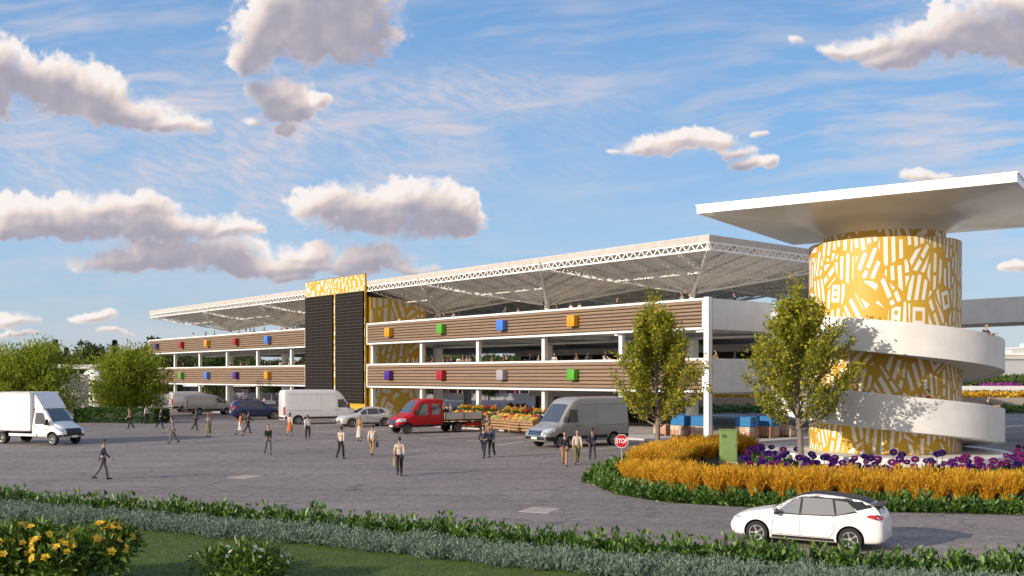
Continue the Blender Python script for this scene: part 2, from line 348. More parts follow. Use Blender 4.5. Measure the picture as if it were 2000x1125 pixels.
def mural(W, H, seed, cell=1.15, bw=0.2, wrap=False):
    """hand-cut looking strokes: cells of a Voronoi net, each filled with bars, frames or chips"""
    rnd = random.Random(seed); pts = []
    tries = 0
    while tries < 4000:
        tries += 1; p = (rnd.uniform(0, W), rnd.uniform(-0.1, H+0.1))
        ok = True
        for q in pts:
            dx = abs(p[0]-q[0]); dx = min(dx, W-dx) if wrap else dx
            if dx*dx + (p[1]-q[1])**2 < (cell*0.82)**2: ok = False; break
        if ok: pts.append(p)
    allp = pts + ([(x+W, y) for x, y in pts] + [(x-W, y) for x, y in pts] if wrap else [])
    polys = []
    for (cx, cy) in pts:
        c = [(cx-cell*1.3, cy-cell*1.3), (cx+cell*1.3, cy-cell*1.3), (cx+cell*1.3, cy+cell*1.3), (cx-cell*1.3, cy+cell*1.3)]
        for (qx, qy) in allp:
            dx, dy = qx-cx, qy-cy; d = math.hypot(dx, dy)
            if 1e-6 < d < cell*3: c = clip(c, dx/d, dy/d, (cx*dx+cy*dy)/d + d/2 - bw*0.3)
            if len(c) < 3: break
        if len(c) < 3: continue
        for nx, ny, cc in ((0,1,H-0.02),(0,-1,-0.02)): c = clip(c, nx, ny, cc) if len(c) > 2 else c
        if not wrap:
            for nx, ny, cc in ((1,0,W-0.02),(-1,0,-0.02)): c = clip(c, nx, ny, cc) if len(c) > 2 else c
        if len(c) < 3: continue
        ang = R(rnd.choice([90, 90, 84, 77, 99, 107, 66, 115, 56, 124, 90, 81, 34])) + rnd.uniform(-.1, .1)
        ux, uy = math.cos(ang), math.sin(ang); vx, vy = -uy, ux
        kind = rnd.random()
        def piece(s0, s1, t0, t1):
            p = c
            for nx, ny, cc in ((ux, uy, ux*cx+uy*cy+s1), (-ux, -uy, -(ux*cx+uy*cy+s0)), (vx, vy, vx*cx+vy*cy+t1), (-vx, -vy, -(vx*cx+vy*cy+t0))):
                p = clip(p, nx, ny, cc)
                if len(p) < 3: return
            ar = abs(sum(p[i][0]*p[(i+1)%len(p)][1]-p[(i+1)%len(p)][0]*p[i][1] for i in range(len(p))))/2
            if ar > bw*bw*0.3: polys.append(p)
        pitch = bw*rnd.uniform(1.85, 2.35)
        if kind < 0.78:
            for k in range(-5, 6):
                if rnd.random() < .05: continue
                w2 = bw*rnd.uniform(.46, .60); cut = rnd.uniform(-.25, .25)*cell
                if rnd.random() < .22: piece(-9, cut-bw*.35, k*pitch-w2, k*pitch+w2); piece(cut+bw*.35, 9, k*pitch-w2, k*pitch+w2)
                else: piece(-9 if rnd.random() < .7 else -cell*.35, 9 if rnd.random() < .7 else cell*.35, k*pitch-w2, k*pitch+w2)
        elif kind < 0.88:
            for k in range(-5, 6): piece(k*pitch*1.15-bw*0.62, k*pitch*1.15+bw*0.62, -cell*.34, cell*.34) if rnd.random() < .9 else None
        else:
            a, b, t = cell*rnd.uniform(.3, .4), cell*rnd.uniform(.22, .36), bw*.85
            piece(-a, a, b-t, b); piece(-a, a, -b, -b+t); piece(-a, -a+t, -b+t, b-t); piece(a-t, a, -b+t, b-t)
            piece(-bw*.5, bw*.5, -bw*.4, bw*.4) if rnd.random() < .4 else None
            for k in (-2, -1, 1, 2): piece(-9, 9, k*(b+bw*1.2)-bw/2, k*(b+bw*1.2)+bw/2)
    return polys
# ------------------------------------------------------------------ ground sheets
def crack_asphalt():
    m = mat('asphalt', (0.155, 0.14, 0.137), 0.85, bump=0.5, bscale=30)
    nt = m.node_tree; b = nt.nodes['Principled BSDF']; N = nt.nodes; L = nt.links
    tc = N.new('ShaderNodeTexCoord')
    def noise(s, d, r=0.6, st=None):
        n = N.new('ShaderNodeTexNoise'); n.inputs['Scale'].default_value = s; n.inputs['Detail'].default_value = d; n.inputs['Roughness'].default_value = r
        if st:
            mp = N.new('ShaderNodeMapping'); mp.inputs['Scale'].default_value = st; L.new(tc.outputs['Object'], mp.inputs[0]); L.new(mp.outputs[0], n.inputs['Vector'])
        else: L.new(tc.outputs['Object'], n.inputs['Vector'])
        return n
    def mr(x, a, bb, c, d):
        n = N.new('ShaderNodeMapRange'); n.inputs['From Min'].default_value = a; n.inputs['From Max'].default_value = bb; n.inputs['To Min'].default_value = c; n.inputs['To Max'].default_value = d; L.new(x, n.inputs['Value']); return n.outputs[0]
    def mul(a, bb):
        n = N.new('ShaderNodeMath'); n.operation = 'MULTIPLY'; L.new(a, n.inputs[0]); L.new(bb, n.inputs[1]); return n.outputs[0]
    big = mr(noise(0.12, 4).outputs['Fac'], .3, .7, .82, 1.15)
    mid = mr(noise(2.6, 8, .8).outputs['Fac'], .32, .68, .60, 1.4)
    grain = mr(noise(9, 8, .85).outputs['Fac'], .3, .7, .5, 1.5)
    tracks = mr(noise(1.0, 5, .6, (.08, .9, 1)).outputs['Fac'], .35, .65, .84, 1.12)
    vo = N.new('ShaderNodeTexVoronoi'); vo.feature = 'DISTANCE_TO_EDGE'; vo.inputs['Scale'].default_value = 0.33
    wn = noise(1.3, 5, .6); va = N.new('ShaderNodeVectorMath'); va.operation = 'MULTIPLY_ADD'; va.inputs[1].default_value = (2.2, 2.2, 0); L.new(wn.outputs['Color'], va.inputs[0]); L.new(tc.outputs['Object'], va.inputs[2]); L.new(va.outputs[0], vo.inputs['Vector'])
    crack = mr(vo.outputs['Distance'], .0, .022, .40, 1.0)
    gate = mr(noise(.25, 2).outputs['Fac'], .42, .55, 0, 1)
    mx = N.new('ShaderNodeMix'); mx.data_type = 'FLOAT'; L.new(gate, mx.inputs[0]); mx.inputs[2].default_value = 1.0; L.new(crack, mx.inputs[3])
    k = mul(mul(mul(big, mid), mul(grain, tracks)), mx.outputs[0])
    sc = N.new('ShaderNodeVectorMath'); sc.operation = 'SCALE'; sc.inputs[0].default_value = (0.24, 0.197, 0.177); L.new(k, sc.inputs['Scale']); L.new(sc.outputs[0], b.inputs['Base Color'])
    return m
M_ASPH = crack_asphalt()
M_LAWN = mat('lawn_green', (0.075, 0.115, 0.018), 0.9, var=0.4, vscale=1.2)
M_FIELD = mat('field_green', (0.07, 0.10, 0.035), 0.95, var=0.4, vscale=0.03)

def sheet(name, pts, z, m, kind='structure'):
    mb = MB(); mb.add([(x, y, z) for x, y in pts], [tuple(range(len(pts)))])
    return tag(mb.build(name, m), kind=kind)
sheet('ground', [(-4000, -300), (4000, -300), (4000, 6000), (-4000, 6000)], -0.008, M_FIELD)
# asphalt yard: everything between the lawn hedge and the market hall, and round behind it
sheet('asphalt_yard', [(-130, 5), (90, 5), (150, 60), (150, 150), (20, 260), (-190, 260), (-190, 60)], 0.0, M_ASPH)

# hedge centre line at the front (pixels read off the photograph, turned into ground points)
HEDGE = [G(x, y, 0.25) for x, y in ((-330, 955), (-120, 966), (0, 976), (350, 1000), (700, 1027), (1000, 1055), (1300, 1081), (1600, 1098), (1900, 1113), (2200, 1128), (2500, 1142))]
def poly_at(pts, s):
    d = 0
    for a, b in zip(pts, pts[1:]):
        l = (Vector(b)-Vector(a)).length
        if s <= d + l: return Vector(a).lerp(Vector(b), (s-d)/l)
        d += l
    return Vector(pts[-1])
def poly_len(pts): return sum((Vector(b)-Vector(a)).length for a, b in zip(pts, pts[1:]))
lawn = [(p.x, p.y+0.1) for p in HEDGE]
sheet('lawn', lawn + [(16, 4), (-26, 4)], 0.006, M_LAWN)

ISL = [G(x, y, 0.0) for x, y in ((1150, 944), (1205, 966), (1300, 981), (1420, 989), (1560, 995), (1700, 1000), (1850, 1003), (2000, 1006), (2200, 1009))]
ISLB = [Vector((4.4, 47.0, 0)), Vector((6.3, 54.0, 0)), Vector((9.6, 60.5, 0)), Vector((14.0, 63.5, 0))]
sheet('planting_bed', [(p.x, p.y) for p in ISL] + [(30, 62), (14, 64.0)] + [(p.x, p.y) for p in ISLB[::-1]], 0.010, mat('bed_soil', (0.035, 0.045, 0.016), 0.95, var=0.5, vscale=2))

M_LINE = mat('road_paint', (0.72, 0.70, 0.66), 0.6, var=0.25, vscale=4)
M_PATCH = mat('pale_plate', (0.45, 0.36, 0.31), 0.7, var=0.12, vscale=1)
D2 = Vector((0.764, 0.645, 0)); D1 = Vector((-0.645, 0.764, 0)); P0 = Vector((13.48, 68, 0))
mbl = MB()
def stripe(a, b, w=0.17):
    a = Vector(a); b = Vector(b); d = (b-a).normalized(); n = Vector((-d.y, d.x, 0))*w/2
    mbl.add([(p.x, p.y, 0.004) for p in (a-n, b-n, b+n, a+n)], [(0, 1, 2, 3)])
for (xa, ya, xb, yb) in ((968, 870, 1024, 862), (912, 861.5, 1030, 854), (820, 857, 935, 851), (690, 843, 760, 838), (610, 832, 700, 827),(1130, 881, 1212, 873), (1180, 896, 1290, 880), (450, 838, 560, 831.5), (400, 826.5, 545, 821)):
    stripe(G(xa, ya), G(xb, yb))
tag(mbl.build('parking_lines', M_LINE), kind='structure')
for i, (x, y) in enumerate(((480, 931.5), (1055, 996.5))):
    c = G(x, y); mb = MB(); a = R(-24)
    M4 = Matrix.Translation(c) @ Matrix.Rotation(a, 4, 'Z'); mb.cbox((0, 0, 0.006), (1.05, 1.25, 0.012), M=M4)
    o = tag(mb.build('utility_cover', M_PATCH), ['pale square cover plate in the asphalt, the farther and smaller of the two', 'pale square cover plate in the asphalt, the nearer one by the hedge'][i], 'cover plate', 'cover plates in the asphalt')

# ------------------------------------------------------------------ market hall
HALL_ROT = math.atan2(-0.764, 0.645)
hall = empty('market_hall', P0, HALL_ROT, 'long white two storey market hall with timber slat bands under a spaceframe roof', 'market hall')
def L(t, u, z): return (-t, u, z)
def W3(t, u, z=0.0): return P0 + D1*t + D2*u + Vector((0, 0, z))
def t_of(px, u=0.0):
    k = (px-1000)/F; return (P0.x + D2.x*u - k*(P0.y + D2.y*u)) / (-D1.x + D1.y*k)
def lbox(mb, t0, t1, u0, u1, z0, z1, mi=0): mb.box((-max(t0, t1), min(u0, u1), z0), (-min(t0, t1), max(u0, u1), z1), mi)
ZT, ZU, ZL, ZB = 9.88, 7.72, 5.76, 3.38
LEN = 104.4; DEP = 34.8; BAY = 8.7
FL1, FL2, FL3 = 0.14, 4.62, 8.72

mb = MB(); lbox(mb, -3, LEN+1, -2.2, DEP+1, 0.004, FL1-0.006); o = tag(mb.build('pavement', mat('pavement_concrete', (0.52, 0.50, 0.48), 0.8, var=0.12, vscale=0.6), loc=P0), kind='structure'); o.rotation_euler = (0, 0, HALL_ROT)
for nm, z1, z0 in (('upper_deck', FL3, ZU+0.28), ('middle_deck', FL2, ZB+0.3)):
    mb = MB(); lbox(mb, 0.2, LEN-0.2, 0.30, DEP, z0, z1, 0 if nm == 'middle_deck' else 2)
    for k in range(13): lbox(mb, k*BAY+0.3 if k < 12 else k*BAY-0.6, k*BAY+0.6 if k < 12 else k*BAY-0.3, 0.6, DEP-.1, z0-0.38, z0-0.002, 1)
    lbox(mb, 0.62, LEN-0.62, 8.5, 8.9, z0-0.55, z0-0.384, 1)
    mb.build(nm, [M_CEIL, M_CEIL, mat('deck_paving', (.70, .67, .63), .7, var=.1, vscale=.5)], hall)
# timber bands
for (t0, t1) in ((0.42, 43.6), (56.5, LEN-0.2)):
    for (z0, z1, nm) in ((ZU, ZT, 'upper'), (ZB, ZL, 'lower')):
        mb = MB(); h = (z1-z0-0.36)/7.0
        lbox(mb, t0, t1, 0.0, 0.22, z0+0.17, z1-0.17, 1)
        for k in range(7):
            za = z0+0.18+h*k
            # a slat: bull-nosed board, shadow gap under it
            prof = [(0.002, za+0.055), (-0.10, za+0.062), (-0.125, za+0.10), (-0.125, za+h-0.05), (-0.10, za+h-0.005), (0.002, za+h-0.001)]
            nb = max(1, round((t1-t0)/4.35)); n = len(prof)
            for j in range(nb):
                ta = t0+(t1-t0)*j/nb+0.006; tb = t0+(t1-t0)*(j+1)/nb-0.006
                vs = [(-ta, y, z) for y, z in prof] + [(-tb, y, z) for y, z in prof]
                mb.add(vs, [(i, (i+1) % n, n+(i+1) % n, n+i) for i in range(n)] + [tuple(range(n-1, -1, -1)), tuple(range(n, 2*n))], 0)
        mb.build('slat_band', [M_WOOD, M_WOODGAP], hall)
        mr = MB(); lbox(mr, t0-0.02, t1+0.02, -0.16, 0.30, z1-0.16, z1, 0); lbox(mr, t0-0.02, t1+0.02, -0.16, 0.30, z0, z0+0.16, 0)
        for tt in (t0, t1): lbox(mr, tt-0.08, tt+0.08, -0.155, 0.005, z0+0.162, z1-0.162, 0)
        mr.build('band_frame', M_WHITE, hall)
# columns on the facade line and inside
def column(t, u, z0, z1, w, m=M_WHITE):
    mb = MB(); mb.cbox((-t, u, (z0+z1)/2), (w, w, z1-z0), bev=0.025); mb.build('column', m, hall)
column(0.18, 0.08, 0.0, ZT+0.06, 0.42)
for k in range(1, 13):
    t = BAY*k if k < 12 else LEN-0.2
    if 44 < t < 55: continue
    column(t, 0.55, FL1, ZB+0.28, 0.36); column(t, 0.55, FL2, ZU+0.27, 0.36)
for k in range(6):
    for u in (8.7, 26.1):
        t = 8.7+17.4*k
        if 43 < t < 57 and u < 8: continue
        column(t, u, FL1, ZB+0.29-.55, 0.75); column(t, u, FL2, ZU+0.27-.55, 0.75); 
        mb = MB(); mb.lathe([(0.42, FL3), (0.34, FL3+0.25), (0.24, 10.9), (0.30, 11.25)], 14, c=(-t, u, 0)); mb.build('mast', M_TRUSS, hall, smooth=True)
# ceiling light strips
for k in range(12):
    t = BAY*k+4.35
    if 40 < t < 56: continue
    for u in (2.4, 6.4):
        mb = MB(); lbox(mb, t-2.0, t+2.0, u-0.06, u+0.06, ZU+0.20, ZU+0.275); mb.build('strip_light', M_LIGHT, hall)
        mb = MB(); lbox(mb, t-2.0, t+2.0, u-0.06, u+0.06, ZB+0.22, ZB+0.295); mb.build('strip_light', M_LIGHT, hall)
# parapets on the near end wall
for (u0, u1, z0, z1) in ((0.35, 7.2, ZU, ZT-0.03), (0.35, 34.8, ZB, ZL-0.03), (12.4, 15.0, ZU, ZT-.03), (20, 34.8, ZU, ZT-0.03)):
    mb = MB(); lbox(mb, -0.02, 0.18, u0, u1, z0, z1); mb.build('end_parapet', M_CONC, hall)
for (z0, z1) in ((ZU, ZT), (ZB, ZL)):
    mb = MB(); lbox(mb, LEN-0.2, LEN, 0.35, DEP, z0, z1); mb.build('end_parapet', M_CONC, hall)
    mb = MB(); lbox(mb, 0.2, LEN-.2, DEP+0.01, DEP+0.2, z0, z1-1.0 if z0 > 5 else z1-1.3); mb.build('rear_parapet', M_CONC, hall)
# dark rooms inside the right half
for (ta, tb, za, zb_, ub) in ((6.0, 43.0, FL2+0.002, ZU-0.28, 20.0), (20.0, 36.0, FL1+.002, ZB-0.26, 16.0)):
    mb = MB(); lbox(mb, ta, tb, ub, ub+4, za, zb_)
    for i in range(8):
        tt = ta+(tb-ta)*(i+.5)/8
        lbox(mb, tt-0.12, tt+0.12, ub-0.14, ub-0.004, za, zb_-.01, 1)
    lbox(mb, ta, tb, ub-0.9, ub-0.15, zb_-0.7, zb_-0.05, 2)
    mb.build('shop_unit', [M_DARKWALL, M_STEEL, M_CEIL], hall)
# coloured wall boxes on the bands
BOXC = {'purple': (0.075, 0.02, 0.24), 'red': (0.36, 0.012, 0.02), 'amber': (0.62, 0.29, 0.012), 'blue': (0.06, 0.19, 0.62), 'green': (0.09, 0.34, 0.025), 'grey': (0.34, 0.33, 0.36)}
def wallbox(t, z, c):
    mb = MB(); mb.cbox((-t, -0.40, z), (0.84, 0.50, 0.86), bev=0.035); mb.cbox((-t, -0.14, z), (0.6, 0.04, 0.6), 1)
    o = mb.build('wall_box', [mat('%s_box_paint' % c, BOXC[c], 0.35, var=0.08, coat=0.2), M_STEEL], hall, smooth=True); o['label'] = '%s box on the timber band' % c
for t, a, b in ((4.4, 'red', None), (13.1, 'amber', 'green'), (21.8, 'blue', 'grey'), (30.5, 'green', 'red'), (39.2, 'amber', 'purple'), (65.2, 'blue', 'amber'), (73.9, 'red', 'purple'), (82.6, 'amber', 'blue'), (91.3, 'red', 'green'), (100.6, 'purple', None)):
    wallbox(t, 8.83, a)
    if b: wallbox(t, 4.62, b)
# yellow stair core behind the screens, with cut strokes painted on
def mural_wall(mb, t0, t1, u, z0, z1, seed, cell, bw, mi=1, side=-1):
    for p in mural(t1-t0, z1-z0, seed, cell, bw):
        q = [(-(t1-x), u+side*0.008, z0+y) for x, y in p]; mb.add(q if side < 0 else q[::-1], [tuple(range(len(q)))], mi)
mb = MB(); lbox(mb, 43.75, 56.2, 0.34, 7.3, FL1+.002, 12.6)
for p in mural(6.9, 12.4, 23, 1.9, 0.36): mb.add([(-43.75+0.008, 0.36+x, FL1+.02+y) for x, y in p], [tuple(range(len(p)))], 1)
for p in mural(12.3, 12.4, 21, 1.55, 0.27): mb.add([(-43.8-x, 7.308, FL1+.02+y) for x, y in p], [tuple(range(len(p)))], 1)
mb.build('stair_core', [M_YEL2, M_MARK], hall)
# spaceframe roof: twelve square inverted pyramids, each with edge, hip and purlin trusses
MOD = 17.4; RZ = 14.19; FZ = 13.78; EZ = 13.2; HUBZ = 11.25
def truss(mb, a0, a1, b0, b1, n, r=0.055, rz=0.03, vert=False):
    a0, a1, b0, b1 = map(Vector, (a0, a1, b0, b1)); mb.bar(a0, a1, r); mb.bar(b0, b1, r)
    for i in range(n):
        f, g, h = i/n, (i+.5)/n, (i+1)/n
        mb.bar(a0.lerp(a1, f), b0.lerp(b1, g), rz, 3, cap=False); mb.bar(b0.lerp(b1, g), a0.lerp(a1, h), rz, 3, cap=False)
def roof_meshes():
    h = MOD/2-0.015
    mb = MB(); o = [(-h, -h), (h, -h), (h, h), (-h, h)]
    # deck on top (thin tray), fascia and the folded membrane under it
    top = [(x, y, RZ) for x, y in o]; low = [(x, y, FZ) for x, y in o]
    mb.add(top+low, [(0, 1, 2, 3)] + [(i, 4+i, 4+(i+1) % 4, (i+1) % 4) for i in range(4)], 1)
    inn = [(x*.985, y*.985, FZ-0.05) for x, y in o]; c = 0.5
    hub = [(-c, -c, HUBZ+.55), (c, -c, HUBZ+.55), (c, c, HUBZ+.55), (-c, c, HUBZ+.55)]
    mb.add(low+inn+hub, [(i, 4+i, 4+(i+1) % 4, (i+1) % 4) for i in range(4)] + [(4+i, 8+i, 8+(i+1) % 4, 4+(i+1) % 4) for i in range(4)] + [(8, 11, 10, 9)])
    memb = mb.mesh('roof_membrane', [M_MEMB, mat('roof_fascia', (0.50, 0.46, 0.42), .7, var=.25, vscale=2.5)])
    mb = MB(); e = h-0.12
    def surf(x, y): # height of the membrane over (x, y)
        m = max(abs(x), abs(y)); return HUBZ+.55+(FZ-.05-HUBZ-.55)*(m-c)/(h-c)
    for i in range(4):
        ax, ay = o[i]; bx, by = o[(i+1) % 4]; k = e/h
        truss(mb, (ax*k, ay*k, FZ-.08), (bx*k, by*k, FZ-.08), (ax*k, ay*k, EZ), (bx*k, by*k, EZ), 22, 0.085, 0.05)
        truss(mb, (ax*k, ay*k, FZ-.1), (ax/h*.3, ay/h*.3, HUBZ+.5), (ax*k, ay*k, EZ), (ax/h*.3, ay/h*.3, HUBZ), 18, 0.12, 0.04)
        # purlin trusses running from the edge down to the hub side by side
        dx, dy = (bx-ax)/(2*h), (by-ay)/(2*h); nx, ny = (ax+bx)/(2*h), (ay+by)/(2*h)
        for s in (-0.62, -0.32, 0.0, 0.32, 0.62):
            x0, y0 = nx*e+dx*s*e, ny*e+dy*s*e; q = max(abs(s)*0.9, 0.06)
            x1, y1 = nx*e*q+dx*s*e*0.9, ny*e*q+dy*s*e*0.9
            z1 = surf(x1, y1)
            truss(mb, (x0, y0, FZ-.12), (x1, y1, z1-.06), (x0, y0, EZ), (x1, y1, z1-.55), max(4, int(15*(1-q))), 0.06, 0.035)
        # ring truss half way
        for f in (0.5,):
            xa, ya, xb, yb = ax*f, ay*f, bx*f, by*f; z = surf(xa, ya)
            truss(mb, (xa, ya, z-.06), (xb, yb, z-.06), (xa, ya, z-.5), (xb, yb, z-.5), 12, 0.06, 0.035)
    mb.lathe([(0.16, HUBZ-.1), (0.30, HUBZ+0.1), (0.32, HUBZ+0.6)], 12)
    return memb, mb.mesh('roof_truss', M_TRUSS)
memb, trs = roof_meshes()
mb = MB(); lbox(mb, 0.05, LEN-.05, 0.05, DEP-.05, RZ+.006, RZ+.02); mb.build('sun_gap_cover', M_WHITE, hall)  # unseen sheet added over the module gaps to keep sunlight from leaking through
for k in range(6):
    for j in range(2):
        r = link('roof', memb, hall, L(MOD*(k+.5), MOD*(j+.5), 0)); link('truss', trs, r)
# the bridge leaving the end wall towards the right
mb = MB()
lbox(mb, -58, -0.03, 15.0, 20.0, 8.35, 8.70); lbox(mb, -58, -0.03, 14.85, 15.0, 8.15, ZT-.03); lbox(mb, -58, -0.03, 20.0, 20.15, 8.15, ZT-.03)
for k in (1, 2): lbox(mb, -19*k-.5, -19*k+.5, 17, 18, 0, 8.35)
mb.build('bridge', M_CONC, hall)

# ------------------------------------------------------------------ screen tower on the facade
SW0, SW1, SZ = 43.9, 56.3, 14.95
scr = empty('screen_tower', W3((SW0+SW1)/2, -0.20), HALL_ROT, 'tall yellow screen wall with two dark grid panels fronting the hall', 'screen wall')
hw = (SW1-SW0)/2
mb = MB(); mb.box((-hw, 0, 0.0), (hw, 0.195, SZ), 0)
for p in mural(2*hw, SZ-13.28, 3, 0.95, 0.24): mb.add([(x-hw, -0.008, 13.26+y) for x, y in p], [tuple(range(len(p)))], 1)
for (x0, w_, sd_) in ((-0.02, 0.66, 5), (hw-0.10, 0.10, 6), (-hw, 0.30, 8)):
    for p in mural(w_, 13.2, sd_, 0.8, 0.3): mb.add([(x0+x, -0.008, 0.02+y) for x, y in p], [tuple(range(len(p)))], 1)
mb.box((-hw-0.004, -0.004, SZ+0.001), (hw+0.004, 0.20, SZ+0.07), 2)
mb.build('frame_wall', [M_YEL, M_MARK, M_STEEL], scr)
for (x0, x1) in ((-hw+0.30, -0.05), (0.66, hw-0.10)):
    mb = MB(); z0, z1 = 1.75, 13.2
    mb.box((x0, -0.22, z0), (x1, -0.012, z1), 0)
    nz = 34; nx = 12
    for i in range(nz+1):
        z = z0+(z1-z0)*i/nz; mb.box((x0, -0.245, z-0.013), (x1, -0.221, z+0.013), 1)
    for i in range(nx+1):
        x = x0+(x1-x0)*i/nx; mb.box((x-0.007, -0.238, z0), (x+0.007, -0.2212, z1), 1)
    mb.build('screen_panel', [M_PANEL, M_PGRID], scr)

# ------------------------------------------------------------------ ramp tower
TC = Vector((20.6, 55.2, 0)); TR = 3.96; RO = 6.05
VR = Vector((TC.x, TC.y, 0)).normalized(); VRIGHT = Vector((VR.y, -VR.x, 0))
tower = empty('ramp_tower', TC, math.atan2(VRIGHT.y, VRIGHT.x), 'round yellow tower with white cut strokes, a white spiral ramp and a square canopy', 'ramp tower')
# local frame: +x to the right seen from the camera, +y away from it
mb = MB(); mb.lathe([(6.45, 0), (6.45, 0.40), (6.40, 0.45), (0.5, 0.45)], 96); mb.build('plinth', M_CONC, tower, smooth=True)
def drum(name, r, z0, z1, seed, cell, bw, cap=True):
    S = 120; mb = MB(); W = 2*math.pi*r
    P = lambda s, z, rr: (rr*math.cos(s/r - math.pi/2), rr*math.sin(s/r - math.pi/2), z)
    for i in range(S):
        a, b = W*i/S, W*(i+1)/S; mb.add([P(a, z0, r), P(b, z0, r), P(b, z1, r), P(a, z1, r)], [(0, 1, 2, 3)], 0)
    mb.add([P(W*i/S, z1, r) for i in range(S)], [tuple(range(S))], 0)
    for p in mural(W, (z1-z0)/1.42, seed, cell, bw, wrap=True):
        p = [(x, y*1.42) for x, y in p]
        lo = min(x for x, _ in p); hi = max(x for x, _ in p)
        for i in range(math.floor(lo/W*S), math.ceil(hi/W*S)+1):
            q = clip(clip(p, 1, 0, W*(i+1)/S), -1, 0, -W*i/S) if len(p) > 2 else p
            if len(q) > 2: mb.add([P(x, z0+y, r+0.010) for x, y in q], [tuple(range(len(q)))], 1)
    return mb.build(name, [M_YEL, M_MARK], tower)
drum('drum', TR, 0.452, 11.73, 42, 1.0, 0.175)
drum('neck', 3.17, 11.74, 12.75, 9, 0.95, 0.19)
# spiral ramp: outer parapet and slab follow a helix, then a straight leg up to the hall
def ramp():
    pts = []   # (outer point, outward normal, z top)
    ztop = lambda th: 7.3-4.0*th/360 if th < 150 else 5.633-(th-150)/210*2.013 if th < 360 else 3.62-(th-360)/90*0.92
    for s in (16.5, 14, 11, 8, 5, 2.5): pts.append((Vector((-RO, s)), Vector((-1, 0)), min(9.84, 8.3+s*0.095)))
    th = -90.0
    while th <= 545:
        a = R(th); pts.append((Vector((RO*math.sin(a), -RO*math.cos(a))), Vector((math.sin(a), -math.cos(a))), ztop(th))); th += 3
    mb = MB(); vs = []; n = 7
    for (p, nn, zt) in pts:
        zb = max(0.47, zt-(1.68 if zt > 4.2 else 1.80)); zt = max(zt, zb+0.05); fl = min(zt-.02, zb+0.42)
        for (d, z) in ((-(RO-TR)+0.03, zb+0.06), (-0.10, zb), (0.0, zb+0.05), (0.0, zt-0.02), (-0.03, zt), (-0.20, zt), (-0.20, fl), (-(RO-TR)+0.03, fl)):
            q = p+nn*d; vs.append((q.x, q.y, z))
    n = 8; fs = []
    for i in range(len(pts)-1):
        for k in range(n): fs.append((i*n+k, i*n+(k+1) % n, (i+1)*n+(k+1) % n, (i+1)*n+k))
    fs += [tuple(range(n-1, -1, -1)), tuple(range((len(pts)-1)*n, len(pts)*n))]
    mb.add(vs, fs)
    # inner parapet of the straight leg
    for (s0, s1) in ((16.5, 8), (8, 3.4)):
        za, zb_ = min(9.84, 8.3+s0*.095), 8.3+s1*.095
        x0, x1 = -TR-.15, -TR+0.03
        mb.add([(x0, s0, za-1.6), (x1, s0, za-1.6), (x1, s0, za), (x0, s0, za), (x0, s1, zb_-1.6), (x1, s1, zb_-1.6), (x1, s1, zb_), (x0, s1, zb_)], [(0,1,2,3),(4,7,6,5),(0,4,5,1),(1,5,6,2),(2,6,7,3),(3,7,4,0)])
    ob = mb.build('ramp', M_CONC, tower, smooth=True, sharp=30); return ob
ramp()
# canopy: thin square plate whose underside sinks in four facets to the neck
def canopy():
    half = 7.75; zt, zf = 13.66, 13.20; mb = MB(); S = 96
    ang = math.atan2(-0.567, 0.824) - math.atan2(VRIGHT.y, VRIGHT.x)
    def P(x, y, z): return (x*math.cos(ang)-y*math.sin(ang), x*math.sin(ang)+y*math.cos(ang), z)
    sq = []
    for i in range(S):
        a = 2*math.pi*i/S + math.pi/4; c, s = math.cos(a), math.sin(a); k = half/max(abs(c), abs(s)); sq.append((c*k, s*k, c, s))
    rings = []
    rings.append([P(x, y, zt) for x, y, c, s in sq]); rings.append([P(x, y, zt-0.07) for x, y, c, s in sq])
    rings.append([P(x*.994, y*.994, zt-0.075) for x, y, c, s in sq]); rings.append([P(x*.994, y*.994, zf) for x, y, c, s in sq])
    for f in (0.0, .25, .5, .68, .8, .88, .94, .98, 1.0):
        ring = []
        for x, y, c, s in sq:
            b = min(1, max(0, (f-0.35)/0.65)); b = b*b*(3-2*b)
            q = 1-f*(1-3.2/half); X, Y = x*q*.992, y*q*.992; rr = 3.19+(1-f)*4.4
            X = X*(1-b)+c*rr*b; Y = Y*(1-b)+s*rr*b
            z = zf-0.01-0.36*f-0.62*max(0, (f-0.62)/0.38)**2.6
            ring.append(P(X, Y, z))
        rings.append(ring)
    vs = [p for r in rings for p in r]; fs = [tuple(range(S))]
    for j in range(len(rings)-1):
        for i in range(S): fs.append((j*S+i, (j+1)*S+i, (j+1)*S+(i+1) % S, j*S+(i+1) % S))
    fs.append(tuple(range((len(rings)-1)*S+S-1, (len(rings)-1)*S-1, -1)))
    mb.add(vs, fs); mb.build('canopy', mat('canopy_white', (0.86, 0.85, 0.82), 0.22, var=0.04, vscale=0.8, spec=0.6), tower, smooth=True, sharp=14)
canopy()
